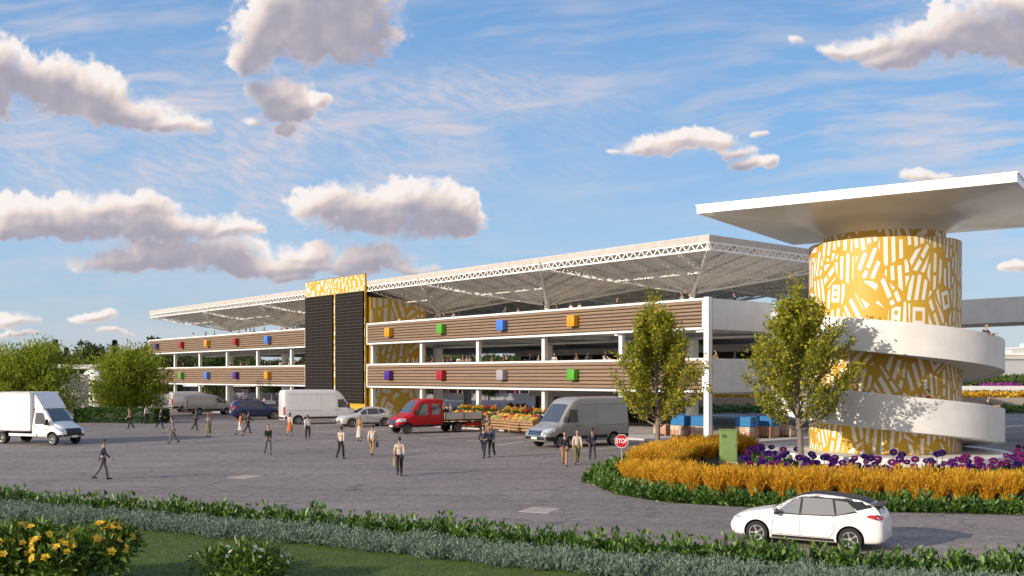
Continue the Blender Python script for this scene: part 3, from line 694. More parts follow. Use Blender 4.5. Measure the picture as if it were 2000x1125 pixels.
# ------------------------------------------------------------------ plants
def mesh_np(name, V, Fq, mats, mi=None, smooth=False):
    me = bpy.data.meshes.new(name); V = np.asarray(V, np.float32).reshape(-1, 3); Fq = np.asarray(Fq, np.int32); k = Fq.shape[1]
    me.vertices.add(len(V)); me.vertices.foreach_set('co', V.ravel()); me.loops.add(Fq.size); me.loops.foreach_set('vertex_index', Fq.ravel())
    me.polygons.add(len(Fq)); me.polygons.foreach_set('loop_start', np.arange(0, Fq.size, k, dtype=np.int32)); me.polygons.foreach_set('loop_total', np.full(len(Fq), k, np.int32))
    for m in (mats if isinstance(mats, (list, tuple)) else [mats]): me.materials.append(m)
    if mi is not None: me.polygons.foreach_set('material_index', np.asarray(mi, np.int32))
    if smooth: me.polygons.foreach_set('use_smooth', [True]*len(Fq))
    me.update(calc_edges=True); me.validate(); return me
def leaves(P, D, size, wid=0.45, seed=0, bend=0.25, jit=0.35):
    """folded six-point leaves at P pointing along D; returns verts, quads (two per leaf, one island)"""
    r = np.random.RandomState(seed); n = len(P); P = np.asarray(P); D = np.asarray(D, float)
    D = D + r.normal(0, jit, (n, 3)); D /= np.linalg.norm(D, axis=1, keepdims=True)+1e-9
    ref = r.normal(0, 1, (n, 3)); ref[:, 2] += 0.4; S = np.cross(D, ref); S /= np.linalg.norm(S, axis=1, keepdims=True)+1e-9
    Nn = np.cross(S, D); s = np.asarray(size).reshape(-1, 1)*np.ones((n, 1)); w = s*wid*0.5
    a = P; b = P+D*s*0.45-Nn*s*bend*0.15; c = P+D*s-Nn*s*bend*0.5
    l1 = P+D*s*0.42+S*w+Nn*w*0.35; r1 = P+D*s*0.42-S*w+Nn*w*0.35
    V = np.stack([a, l1, c, b, r1], 1).reshape(-1, 3); k = np.arange(n)*5
    Q = np.concatenate([np.stack([k, k+1, k+2, k+3], 1), np.stack([k, k+3, k+2, k+4], 1)])
    return V, Q
def blades(base, tip, w, seed=0, bend=None, seg=3):
    """narrow upright blades from base to tip"""
    r = np.random.RandomState(seed); n = len(base); base = np.asarray(base, float); tip = np.asarray(tip, float)
    a = r.rand(n)*2*np.pi; S = np.stack([np.cos(a), np.sin(a), np.zeros(n)], 1); w = np.asarray(w).reshape(-1, 1)*np.ones((n, 1))
    rows = []
    for i in range(seg+1):
        f = i/seg; p = base+(tip-base)*f; p = p + (np.stack([np.zeros(n), np.zeros(n), np.sin(f*np.pi)*np.linalg.norm(tip-base, axis=1)*0.06], 1))
        ww = w*(1-f)**0.6*0.5 if i < seg else w*0.04; rows += [p-S*ww, p+S*ww]
    V = np.stack(rows, 1).reshape(-1, 3); k = np.arange(n)*(2*(seg+1)); Q = np.concatenate([np.stack([k+2*i, k+2*i+1, k+2*i+3, k+2*i+2], 1) for i in range(seg)])
    return V, Q

LM_HEDGE = leafmat('hedge_leaf', [(0.025, 0.07, 0.014), (0.055, 0.13, 0.02), (0.11, 0.21, 0.03), (0.035, 0.10, 0.02), (0.19, 0.30, 0.045)], 0.25, 0.38, 0.45)
LM_SILV = leafmat('silver_leaf', [(0.13, 0.19, 0.14), (0.19, 0.26, 0.195), (0.25, 0.32, 0.24), (0.16, 0.23, 0.16)], 0.2, 0.6, 0.2)
LM_GOLD = leafmat('golden_grass_blade', [(0.66, 0.355, 0.022), (0.76, 0.44, 0.035), (0.55, 0.27, 0.016), (0.82, 0.53, 0.06), (0.44, 0.22, 0.016)], 0.35, 0.6, 0.2)
LM_TREE = leafmat('tree_leaf', [(0.15, 0.18, 0.012), (0.29, 0.31, 0.02), (0.44, 0.42, 0.03), (0.21, 0.25, 0.018), (0.58, 0.51, 0.045), (0.10, 0.13, 0.012)], 0.45, 0.5, 0.3)
LM_WILLOW = leafmat('willow_leaf', [(0.15, 0.21, 0.016), (0.26, 0.33, 0.024), (0.37, 0.40, 0.04), (0.19, 0.26, 0.02)], 0.35, 0.6, 0.2)
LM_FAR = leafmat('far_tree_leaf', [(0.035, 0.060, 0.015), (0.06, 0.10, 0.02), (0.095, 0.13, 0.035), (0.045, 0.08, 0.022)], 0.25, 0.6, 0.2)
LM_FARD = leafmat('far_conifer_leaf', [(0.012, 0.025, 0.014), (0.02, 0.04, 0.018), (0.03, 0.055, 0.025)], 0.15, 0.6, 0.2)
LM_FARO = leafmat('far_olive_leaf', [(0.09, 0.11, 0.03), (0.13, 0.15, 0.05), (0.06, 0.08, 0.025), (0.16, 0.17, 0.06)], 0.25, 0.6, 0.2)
LM_BUSH = leafmat('bush_leaf', [(0.045, 0.10, 0.014), (0.09, 0.17, 0.022), (0.16, 0.25, 0.035), (0.035, 0.075, 0.014)], 0.3, 0.4, 0.4)
M_STEM = mat('green_stem', (0.06, 0.11, 0.025), 0.6)

def dome_points(rs, n, rx, ry, h, shell=0.55):
    d = rs.normal(0, 1, (n, 3)); d[:, 2] = np.abs(d[:, 2]); d /= np.linalg.norm(d, axis=1, keepdims=True); k = shell+(1-shell)*rs.rand(n, 1)
    lump = 0.85+0.25*np.sin(3*np.arctan2(d[:, 1:2], d[:, 0:1])+rs.rand()*6)
    return d*k*np.array([rx, ry, h])*lump, d
# --- leafy hedge shrubs along the lawn and round the planting bed
hedge_me = []
for v in range(5):
    rs = np.random.RandomState(100+v); n = 260
    P, D = dome_points(rs, n, 0.52, 0.46, 0.50+0.07*(v % 3)); Dd = D*0.8+np.array([0, 0, 0.25])
    V, Q = leaves(P, Dd, rs.uniform(0.14, 0.27, n), 0.5, 200+v, 0.5)
    # a few shoots standing up
    m = 14; Ps = np.stack([rs.uniform(-.3, .3, m), rs.uniform(-.3, .3, m), rs.uniform(.45, .72, m)], 1); V2, Q2 = leaves(Ps, np.tile([0, 0, .8], (m, 1)), rs.uniform(.16, .26, m), .5, 300+v, .4)
    mb = MB()
    for i in range(7):
        a = rs.rand()*6.28; q = rs.uniform(.15, .38); mb.tube([(0.04*math.cos(a), .04*math.sin(a), 0), (q*math.cos(a), q*math.sin(a), .32)], [.014, .006], 5)
    nv = len(V)+len(V2); vs = np.concatenate([V, V2, np.array(mb.v)]); me = mesh_np('hedge_shrub', np.concatenate([V, V2]), np.concatenate([Q, Q2+len(V)]), LM_HEDGE)
    hedge_me.append(me)
def scatter(meshes, name, label, cat, group, spots, rs, smin=.9, smax=1.15, kind=None):
    out = []
    for (x, y, z) in spots:
        o = link(name, meshes[rs.randint(len(meshes))], None, (x, y, z)); s = rs.uniform(smin, smax); o.scale = (s, s, s*rs.uniform(.92, 1.1)); o.rotation_euler = (0, 0, rs.uniform(0, 6.28))
        tag(o, label, cat, group); out.append(o)
    return out
def along(pts, step, off=0.0, jit=0.1, rs=None, start=0.0, end=None):
    Ln = poly_len(pts) if end is None else end; s = start; out = []
    while s < Ln:
        p = poly_at(pts, s); d = (poly_at(pts, s+.2)-poly_at(pts, max(0, s-.2))).normalized(); n = Vector((-d.y, d.x, 0))
        q = p+n*(off+rs.uniform(-jit, jit))+d*rs.uniform(-jit, jit); out.append((q.x, q.y, 0.0)); s += step
    return out
rs = np.random.RandomState(77)
HG = [Vector((p.x, p.y, 0)) for p in HEDGE]
sp = along(HG, 0.62, 0.28, .10, rs) + along(HG, 0.62, -0.30, .10, rs, .3)
scatter(hedge_me, 'hedge_shrub', 'leafy green shrub of the low hedge between lawn and asphalt', 'shrub', 'shrubs of the low hedge along the lawn', sp, rs, .66, .98)
ISg = [Vector((p.x, p.y, 0)) for p in ISL]
inner = [ISLB[2], ISLB[1], ISLB[0], Vector((2.98, 42.6, 0))] + ISg
sp = along(inner, 0.50, 0.30, .08, rs) + along(inner, 0.56, 0.68, .10, rs, .3)
scatter(hedge_me, 'hedge_shrub', 'leafy green shrub on the rim of the planting bed by the tower', 'shrub', 'shrubs rimming the planting bed', sp, rs, .56, .84)
# --- silver foliage in front of the hedge
silv = []
for v in range(4):
    r2 = np.random.RandomState(500+v); n = 150; P = np.stack([np.clip(r2.normal(0, .15, n), -.3, .3), np.clip(r2.normal(0, .15, n), -.3, .3), np.zeros(n)], 1)
    T = P*np.array([2.0, 2.0, 1]) + np.stack([r2.normal(0, .05, n), r2.normal(0, .05, n), r2.uniform(.22, .46, n)*(1-1.4*np.hypot(P[:, 0], P[:, 1]))], 1)
    V, Q = blades(P, T, .03, 600+v)
    Ls = []; f = r2.rand(n*4); idx = np.repeat(np.arange(n), 4); Pl = P[idx]+(T-P)[idx]*f[:, None]; a = r2.rand(n*4)*6.28
    V2, Q2 = leaves(Pl, np.stack([np.cos(a)*.7, np.sin(a)*.7, .8+0*a], 1), .085, .32, 700+v, .2)
    silv.append(mesh_np('silver_plant', np.concatenate([V, V2]), np.concatenate([Q, Q2+len(V)]), LM_SILV))
sp = []
for off, st in ((-0.95, 0.5), (-1.38, .52), (-1.85, .56)): sp += along(HG, st, off, .15, rs, rs.rand()*.5)
scatter(silv, 'silver_plant', 'silvery grey green foliage plant in the band in front of the hedge', 'plant', 'silver foliage plants between hedge and lawn', sp, rs, .85, 1.25)
# --- golden ornamental grass
gold = []
for v in range(4):
    r2 = np.random.RandomState(800+v); n = 420; a = r2.rand(n)*6.28; q = r2.rand(n)**.6*.16; P = np.stack([np.cos(a)*q, np.sin(a)*q, np.zeros(n)], 1)
    tilt = r2.rand(n)**.8*.62; Lg = r2.uniform(.75, 1.2, n); T = P+np.stack([np.cos(a)*np.sin(tilt)*Lg, np.sin(a)*np.sin(tilt)*Lg, np.cos(tilt)*Lg], 1)
    V, Q = blades(P, T, .022, 900+v)
    m = n*3; idx = np.repeat(np.arange(n), 3); f = r2.uniform(.45, 1.0, m); Pl = P[idx]+(T-P)[idx]*f[:, None]
    V2, Q2 = leaves(Pl, (T-P)[idx]*.9, r2.uniform(.10, .19, m), .22, 950+v, .1, .28)
    gold.append(mesh_np('golden_grass', np.concatenate([V, V2]), np.concatenate([Q, Q2+len(V)]), LM_GOLD))
def gpath(px): return [G(x, y, 0.0) for x, y in px]
front = gpath(((1218, 944), (1300, 963), (1420, 971), (1600, 977), (1800, 982), (2000, 985), (2250, 988)))
sp = along(front, .80, .15, .14, rs) + along(front, .84, .80, .16, rs, .4) + along(front, .9, 1.5, .2, rs, .1)
backrow = [Vector((5.6, 46.6, 0)), Vector((7.4, 52.6, 0)), Vector((10.8, 58.0, 0)), Vector((13.3, 60.3, 0))]
sp += along(backrow, .62, -.3, .15, rs) + along(backrow, .66, -1.0, .15, rs, .3) + along(backrow, .7, -1.7, .15, rs, .1)
scatter(gold, 'golden_grass', 'golden orange ornamental grass tuft in the bed beside the tower', 'grass tuft', 'golden grass tufts of the planting bed', sp, rs, .76, 1.02)
# --- allium flowers
def allium(v, col):
    r2 = np.random.RandomState(1200+v); mb = MB(); h = 0.62+.1*v; mb.tube([(0, 0, 0), (.02, .01, h*.5), (.0, .0, h)], [.016, .014, .012], 5)
    st = mb.mesh('stem', M_STEM)
    n = 240; d = r2.normal(0, 1, (n, 3)); d /= np.linalg.norm(d, axis=1, keepdims=True); P = d*.075+np.array([0, 0, h])
    V, Q = leaves(P, d, .075, .7, 1300+v, .2, .3); hd = mesh_np('flower_head', V, Q, col)
    m = 26; a = r2.rand(m)*6.28; P = np.zeros((m, 3)); P[:, 2] = .04; V, Q = leaves(P, np.stack([np.cos(a), np.sin(a), .9+0*a], 1), r2.uniform(.3, .5, m), .22, 1400+v, .6); lf = mesh_np('leaves', V, Q, LM_HEDGE)
    return st, hd, lf
LM_PUR = leafmat('purple_floret', [(0.09, 0.012, 0.22), (0.15, 0.02, 0.30), (0.06, 0.01, 0.16)], 0.2, 0.6)
LM_MAG = leafmat('magenta_floret', [(0.24, 0.02, 0.20), (0.34, 0.04, 0.27), (0.15, 0.012, 0.14)], 0.2, 0.6)
LM_IND = leafmat('indigo_floret', [(0.04, 0.015, 0.18), (0.08, 0.03, 0.26), (0.03, 0.01, 0.12)], 0.2, 0.6)
AL = [allium(0, LM_PUR), allium(1, LM_MAG), allium(2, LM_IND), allium(1, LM_PUR)]
ALN = [('purple allium globe on a green stem beside the tower plinth', 'purple alliums'), ('magenta allium globe on a green stem beside the tower plinth', 'magenta alliums'), ('dark indigo allium globe on a green stem beside the tower plinth', 'indigo alliums')]
def place_allium(x, y, k):
    st, hd, lf = AL[k]; kk = 0 if k == 3 else k
    o = empty('allium', (x, y, 0), rs.uniform(0, 6.28), ALN[kk][0], 'flower', ALN[kk][1]); s = rs.uniform(1.05, 1.5); o.scale = (s, s, s*rs.uniform(.68, .84))
    link('stem', st, o); link('flower_head', hd, o); link('leaves', lf, o)
alpts = []
tries = 0
while len(alpts) < 150 and tries < 20000:
    tries += 1; px = rs.uniform(1452, 2080); lo = 893 if px < 1560 else 921; py = rs.uniform(lo if px < 1500 else lo, 945)
    if px > 1940: py = rs.uniform(893, 945)
    p = G(px, py); d = (Vector((p.x, p.y))-Vector((TC.x, TC.y))).length
    if d < 6.75: continue
    if any((p.x-q[0])**2+(p.y-q[1])**2 < .36**2 for q in alpts): continue
    alpts.append((p.x, p.y, px))
for x, y, px in alpts:
    pm = .75 if (px > 1850) else .35 if px < 1560 else .2
    place_allium(x, y, 1 if rs.rand() < pm else rs.choice([0, 2, 3]))

# --- trees
def tree_leaves(name, P, D, size, m, seed, wid=.5):
    V, Q = leaves(P, D, size, wid, seed, .3, .55); return mesh_np(name, V, Q, m)
def bed_tree(loc, H, rad, z0, seed, label, rz=0.0):
    rs2 = np.random.RandomState(seed); root = empty('bed_tree', loc, rz, label, 'tree', 'young trees in the planting bed')
    mb = MB(); lead = [Vector((0, 0, 0))]
    for i in range(1, 12): lead.append(Vector((lead[-1].x+rs2.normal(0, .05), lead[-1].y+rs2.normal(0, .05), H*.93*i/11)))
    mb.tube(lead, [0.15*(1-i/11)**.8+.012 for i in range(12)], 9)
    P = []; D = []
    def spray(p, d, ln, n):
        for i in range(n):
            f = rs2.uniform(.1, 1.05); q = p+d*ln*f+Vector(rs2.normal(0, .10, 3)); P.append(q); D.append(d*.7+Vector(rs2.normal(0, .5, 3)))
    nb = 62
    for i in range(nb):
        f = (i+.5)/nb; z = z0+(H*.80-z0)*f**1.05; az = i*2.39996+rs2.normal(0, .25)
        # upright oval crown: widest a third of the way up
        prof = (1-f)**.62*min(1, .62+f*2.4)*1.05+.10
        ln = max(.6, rad*prof*1.15*rs2.uniform(.8, 1.12)); up = .55+.75*f+rs2.normal(0, .08)
        base = poly_at(lead, z/(H*.93)*poly_len(lead)*.97)
        d0 = Vector((math.cos(az), math.sin(az), up*.45)).normalized(); pts = [base]; p = base.copy(); d = d0.copy(); k = 6
        for j in range(k): d = (d+Vector((0, 0, .12+.05*f))+Vector(rs2.normal(0, .06, 3))).normalized(); p = p+d*ln/k*1.15; pts.append(p.copy())
        r0 = .055*(1-.6*f); mb.tube(pts, [r0*(1-j/(k+.3))+.006 for j in range(k+1)], 6, cap=False)
        for j in range(1, k+1):
            if j/k < .28 and f < .7: continue
            for _ in range(4):
                dd = (d+Vector((math.cos(az+rs2.normal(0, 1.1)), math.sin(az+rs2.normal(0, 1.1)), 0))*.55+Vector((0, 0, .75))+Vector(rs2.normal(0, .28, 3))).normalized(); lt = rs2.uniform(.45, .95)*(1.1-.3*f)
                a = pts[j]+Vector(rs2.normal(0, .05, 3)); b = a+dd*lt; mb.bar(a, b, .011, 4, r2=.004, cap=False); spray(a, dd, lt, int(rs2.uniform(10, 19)))
    tip = lead[-1]
    for _ in range(14): spray(tip-Vector((0, 0, .7)), Vector((rs2.normal(0, .28), rs2.normal(0, .28), 1)).normalized(), rs2.uniform(.8, 1.5), 12)
    mb.build('trunk', M_BARK, root, smooth=True)
    c = link('crown', tree_leaves('crown', np.array([tuple(p) for p in P]), np.array([tuple(d) for d in D]), rs2.uniform(.12, .23, len(P)), LM_TREE, seed+5, .55), root)
    return root
bed_tree(G(1285, 897), 9.3, 2.1, 1.75, 31, 'young tree with thin yellow green crown in the bed nearest the stop sign')
bed_tree(G(1567, 917), 9.4, 2.3, 1.75, 47, 'young tree with thin yellow green crown in front of the round tower', 1.3)

def crown_mesh(name, rx, ry, rz_, n, size, m, seed, lumps=26, droop=0.0):
    r2 = np.random.RandomState(seed); c = r2.normal(0, 1, (lumps, 3)); c /= np.linalg.norm(c, axis=1, keepdims=True); c *= r2.uniform(.35, .82, (lumps, 1)); c[:, 2] *= .95
    rad = r2.uniform(.22, .40, lumps); idx = r2.randint(lumps, size=n); d = r2.normal(0, 1, (n, 3)); d /= np.linalg.norm(d, axis=1, keepdims=True)
    P = (c[idx]+d*(rad[idx]*r2.uniform(.6, 1.05, n))[:, None])*np.array([rx, ry, rz_]); D = d+np.array([0, 0, .35-droop]); V, Q = leaves(P, D, r2.uniform(size*.7, size*1.3, n), .5, seed+1, .4, .5)
    return mesh_np(name, V, Q, m)
def trunk_mesh(h, r, seed, limbs=6, spread=1.5):
    r2 = np.random.RandomState(seed); mb = MB(); mb.tube([(0, 0, 0), (r2.normal(0, .1), r2.normal(0, .1), h*.5), (r2.normal(0, .15), r2.normal(0, .15), h)], [r*1.25, r*.85, r*.5], 8)
    for i in range(limbs):
        a = i*2.4+r2.rand(); z = h*r2.uniform(.55, .95); mb.tube([(0, 0, z), (spread*.5*math.cos(a), spread*.5*math.sin(a), z+spread*.6), (spread*math.cos(a), spread*math.sin(a), z+spread*1.4)], [r*.5, r*.3, r*.12], 6)
    return mb.mesh('trunk', M_BARK, True)
def tree(name, loc, label, group, cm, tm, cz, s=1.0, rz=0.0, sz=1.0, cat='tree'):
    o = empty(name, loc, rz, label, cat, group); o.scale = (s, s, s*sz); link('trunk', tm, o); link('crown', cm, o, (0, 0, cz)); return o
# the two broad willowy trees on the left
def willow(loc, H, rad, seed, label):
    r2 = np.random.RandomState(seed); root = empty('willow_tree', loc, 0, label, 'tree', 'broad willowy trees by the yard entrance'); mb = MB(); P = []; D = []
    mb.tube([(0, 0, 0), (.05, 0, 1.0), (0, .1, 2.0)], [.3, .24, .2], 8)
    for i in range(95):
        a = i*2.39996; f = (i+.5)/95; el = R(-8+96*f**.9)+r2.normal(0, .08); ln = (rad*1.0*max(.05, math.cos(el))+ (H-1.5)*max(0, math.sin(el)))*r2.uniform(.78, 1.05)
        p = Vector((0, 0, .7+1.2*r2.rand())); d = Vector((math.cos(a)*math.cos(el), math.sin(a)*math.cos(el), math.sin(el)+.3)).normalized(); pts = [p.copy()]
        for j in range(7): d = (d+Vector((0, 0, -.04))+Vector(r2.normal(0, .06, 3))).normalized(); p = p+d*ln/7; pts.append(p.copy())
        mb.tube(pts, [.07*(1-j/7.5)+.008 for j in range(8)], 5, cap=False)
        for j in range(2, 8):
            for _ in range(40): q = pts[j]+Vector(r2.normal(0, .42, 3)); P.append(tuple(q)); D.append(tuple(d*.8+Vector((0, 0, .5))+Vector(r2.normal(0, .5, 3))))
    mb.build('trunk', M_BARK, root, smooth=True)
    V, Q = leaves(P, D, r2.uniform(.3, .55, len(P)), .26, seed+3, .4, .5); link('crown', mesh_np('crown', V, Q, LM_WILLOW), root)
willow(AT(48, 98), 6.5, 4.7, 61, 'broad willowy green tree behind the white box truck')
willow(AT(250, 110), 6.8, 3.5, 62, 'broad willowy green tree left of the market hall end')
# the wood behind: trees one can tell apart on the left and through the hall
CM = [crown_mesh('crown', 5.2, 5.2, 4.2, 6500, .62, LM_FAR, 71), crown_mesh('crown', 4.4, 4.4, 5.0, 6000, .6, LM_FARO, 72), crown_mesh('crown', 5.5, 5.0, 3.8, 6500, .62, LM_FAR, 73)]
def conifer_mesh(seed):
    r2 = np.random.RandomState(seed); P = []; D = []
    for i in range(26):
        z = 1.5+i*.42; rr = 2.6*(1-i/27)*r2.uniform(.7, 1.15); 
        for _ in range(150):
            a = r2.rand()*6.28; q = r2.rand()**.5*rr*(.72+.28*math.sin(a*3+i)); P.append((q*math.cos(a), q*math.sin(a), z-.12*q+r2.normal(0, .1))); D.append((math.cos(a), math.sin(a), -.1))
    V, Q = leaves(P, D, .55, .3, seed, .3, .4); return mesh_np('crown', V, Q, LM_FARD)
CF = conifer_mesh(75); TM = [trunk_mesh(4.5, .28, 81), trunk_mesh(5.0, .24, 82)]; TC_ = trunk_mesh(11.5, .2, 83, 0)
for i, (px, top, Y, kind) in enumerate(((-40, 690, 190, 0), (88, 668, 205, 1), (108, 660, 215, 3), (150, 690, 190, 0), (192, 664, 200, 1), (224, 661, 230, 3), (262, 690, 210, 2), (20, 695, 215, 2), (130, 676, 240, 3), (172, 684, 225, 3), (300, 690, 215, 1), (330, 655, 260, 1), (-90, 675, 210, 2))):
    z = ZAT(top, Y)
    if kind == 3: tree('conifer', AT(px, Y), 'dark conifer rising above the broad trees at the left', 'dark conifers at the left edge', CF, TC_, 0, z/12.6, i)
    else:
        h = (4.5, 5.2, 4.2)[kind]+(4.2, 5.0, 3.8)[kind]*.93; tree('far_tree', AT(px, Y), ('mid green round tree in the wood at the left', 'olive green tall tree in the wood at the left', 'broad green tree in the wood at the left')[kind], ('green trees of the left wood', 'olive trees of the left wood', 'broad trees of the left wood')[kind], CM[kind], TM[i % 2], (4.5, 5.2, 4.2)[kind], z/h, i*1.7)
n_ = 0
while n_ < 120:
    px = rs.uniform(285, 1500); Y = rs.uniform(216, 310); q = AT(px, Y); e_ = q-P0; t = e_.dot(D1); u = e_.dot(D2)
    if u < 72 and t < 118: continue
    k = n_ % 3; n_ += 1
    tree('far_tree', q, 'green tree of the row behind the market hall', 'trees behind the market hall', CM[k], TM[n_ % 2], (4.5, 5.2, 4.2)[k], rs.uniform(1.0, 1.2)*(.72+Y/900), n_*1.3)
for i in range(7):
    px = 325+i*104+rs.uniform(-9, 9); Y = 186+rs.uniform(-3, 3); q = AT(px, Y); e_ = q-P0
    if e_.dot(D2) < 40 and e_.dot(D1) < 110: q = W3(e_.dot(D1), 42)
    tree('street_tree', q, 'small tree with bare lower trunk behind the market hall', 'small trees just behind the hall', CM[i % 3], TM[1], 5.2, rs.uniform(.50, .62), i*.9)
# --- yellow flowering bush and the little white one on the lawn
LM_YPET = leafmat('yellow_petal', [(0.62, 0.38, 0.012), (0.74, 0.50, 0.025), (0.50, 0.28, 0.01)], .25, .5)
def flower_mesh(name, m, n, s):
    mb = MB()
    for i in range(n):
        a = 2*math.pi*i/n; c, q = math.cos(a), math.sin(a); w = s*.42
        mb.add([(0, 0, 0), (c*s*.55-q*w, q*s*.55+c*w, s*.22), (c*s, q*s, s*.12), (c*s*.55+q*w, q*s*.55-c*w, s*.22)], [(0, 1, 2, 3)])
    mb.sphere((0, 0, s*.12), s*.16, 1, 6, 4); return mb.mesh(name, [m, M_AMBER])
def flower_bush(loc, rx, ry, h, n, size, seed, label, nf, fl, cat='bush', name='flowering_bush', tops=.35):
    r2 = np.random.RandomState(seed); root = empty(name, loc, 0, label, cat)
    c = []
    for i in range(34):
        a = r2.rand()*6.28; q = r2.rand()**.5; c.append((q*math.cos(a)*rx*.82, q*math.sin(a)*ry*.82, h*.72*math.sqrt(max(0, 1-q*q*.75))*r2.uniform(.75, 1.1)))
    c = np.array(c); idx = r2.randint(len(c), size=n); d = r2.normal(0, 1, (n, 3)); d /= np.linalg.norm(d, axis=1, keepdims=True); P = c[idx]+d*r2.uniform(.15, .42, (n, 1)); P[:, 2] = np.abs(P[:, 2])+.02
    V, Q = leaves(P, d+np.array([0, 0, .4]), r2.uniform(size*.7, size*1.3, n), .42, seed+1, .4, .45); link('foliage', mesh_np('foliage', V, Q, LM_BUSH), root)
    mb = MB()
    for p in c: mb.tube([(p[0]*.1, p[1]*.1, 0), (p[0]*.6, p[1]*.6, p[2]*.6), tuple(p)], [.02, .014, .006], 5, cap=False)
    mb.build('stem', M_BARK, root)
    for i in range(nf):
        for _ in range(60):
            k = r2.randint(len(c)); dd = Vector(r2.normal(0, 1, 3)); dd.z = abs(dd.z)*.9+tops; dd.y -= .35; dd.normalize(); fp = Vector(c[k])+dd*r2.uniform(.40, .50)
            if min((Vector(q_)-fp).length for q_ in c) > .37: break
        o = link('flower', fl, root, fp); o.rotation_euler = dd.to_track_quat('Z', 'Y').to_euler(); s = r2.uniform(.75, 1.25); o.scale = (s, s, s)
FLY = flower_mesh('flower', LM_YPET, 5, .088)
flower_bush(AT(112, 20.9), 2.55, 1.5, 1.42, 6000, .21, 91, 'large green bush dotted with yellow five petalled flowers on the lawn', 150, FLY)
M_WPET = mat('white_petal', (0.62, 0.58, 0.60), .6)
FLW = flower_mesh('flower', M_WPET, 6, .058)
flower_bush(AT(468, 21.6), 1.08, .8, .66, 1700, .17, 92, 'small dark green bush with a few white flowers on the lawn', 24, FLW)
# --- mown grass of the lawn
n = 90000; r2 = np.random.RandomState(5); X = r2.uniform(-14, 10, n); Y = r2.uniform(20.2, 31, n)
hx = np.array([p.x for p in HEDGE]); hy = np.array([p.y for p in HEDGE]); ok = Y < np.interp(X, hx, hy)-1.2; X, Y = X[ok], Y[ok]; n = len(X)
B = np.stack([X, Y, np.full(n, .004)], 1); T = B+np.stack([r2.normal(0, .022, n), r2.normal(0, .022, n), r2.uniform(.03, .07, n)], 1)
V, Q = blades(B, T, .012, 6, seg=1); tag(link('lawn_grass', mesh_np('lawn_grass', V, Q, leafmat('grass_blade', [(0.08, 0.14, 0.014), (0.13, 0.19, 0.022), (0.06, 0.105, 0.012)], .3, .6, .2))), kind='stuff')
# --- clipped hedge by the entrance on the left
r2 = np.random.RandomState(8); c0 = AT(238, 97); n = 9000
P = np.stack([r2.uniform(-4.3, 4.3, n), r2.uniform(-1.3, 1.3, n), r2.uniform(.05, 1.3, n)], 1); ax = r2.randint(3, size=n)
P[ax == 0, 2] = 1.28+r2.normal(0, .05, (ax == 0).sum()); P[ax == 1, 1] = -1.3+r2.normal(0, .06, (ax == 1).sum()); P[ax == 2, 0] = np.sign(P[ax == 2, 0])*4.3
V, Q = leaves(P, r2.normal(0, 1, (n, 3))+np.array([0, -.3, .5]), .2, .5, 9); o = link('clipped_hedge', mesh_np('clipped_hedge', V, Q, leafmat('clipped_leaf', [(0.02, 0.06, 0.01), (0.04, 0.11, 0.015), (0.07, 0.16, 0.02)], .2, .5)), None, c0); o.rotation_euler = (0, 0, R(-12)); tag(o, 'long clipped green hedge behind the box truck at the yard edge', 'hedge')
# ------------------------------------------------------------------ vehicles (local +x is forward, +y to the left)
def catmull(keys, n):
    """keys: rows [x, ...]; sampled smoothly to n stations in x order given (monotone parameter)"""
    K = np.array(keys, float); out = []; m = len(K)
    for s in np.linspace(0, m-1, n):
        i = min(int(s), m-2); t = s-i; p0, p1, p2, p3 = K[max(i-1, 0)], K[i], K[i+1], K[min(i+2, m-1)]
        v = 0.5*((2*p1)+(-p0+p2)*t+(2*p0-5*p1+4*p2-p3)*t*t+(-p0+3*p1-3*p2+p3)*t**3); lin = p1*(1-t)+p2*t; out.append(v*.62+lin*.38)
    return np.array(out)
def section(zb, zt, w, belt, wr, crown=0.03, er=0.10):
    pts = [(0, zb), (w*.84, zb), (w*.965, zb+.07), (w*.995, zb+(belt-zb)*.4), (w, zb+(belt-zb)*.7), (w*.985, belt), (wr+(w*.985-wr)*.08, zt-er), (wr*.985, zt-er*.28), (wr*.86, zt-.002), (wr*.5, zt+crown*.7), (0, zt+crown)]
    for _ in range(1):
        q = [pts[0]]
        for a, b in zip(pts, pts[1:]): q += [(a[0]*.78+b[0]*.22, a[1]*.78+b[1]*.22), (a[0]*.22+b[0]*.78, a[1]*.22+b[1]*.78)]
        q.append(pts[-1]); pts = q
    return pts
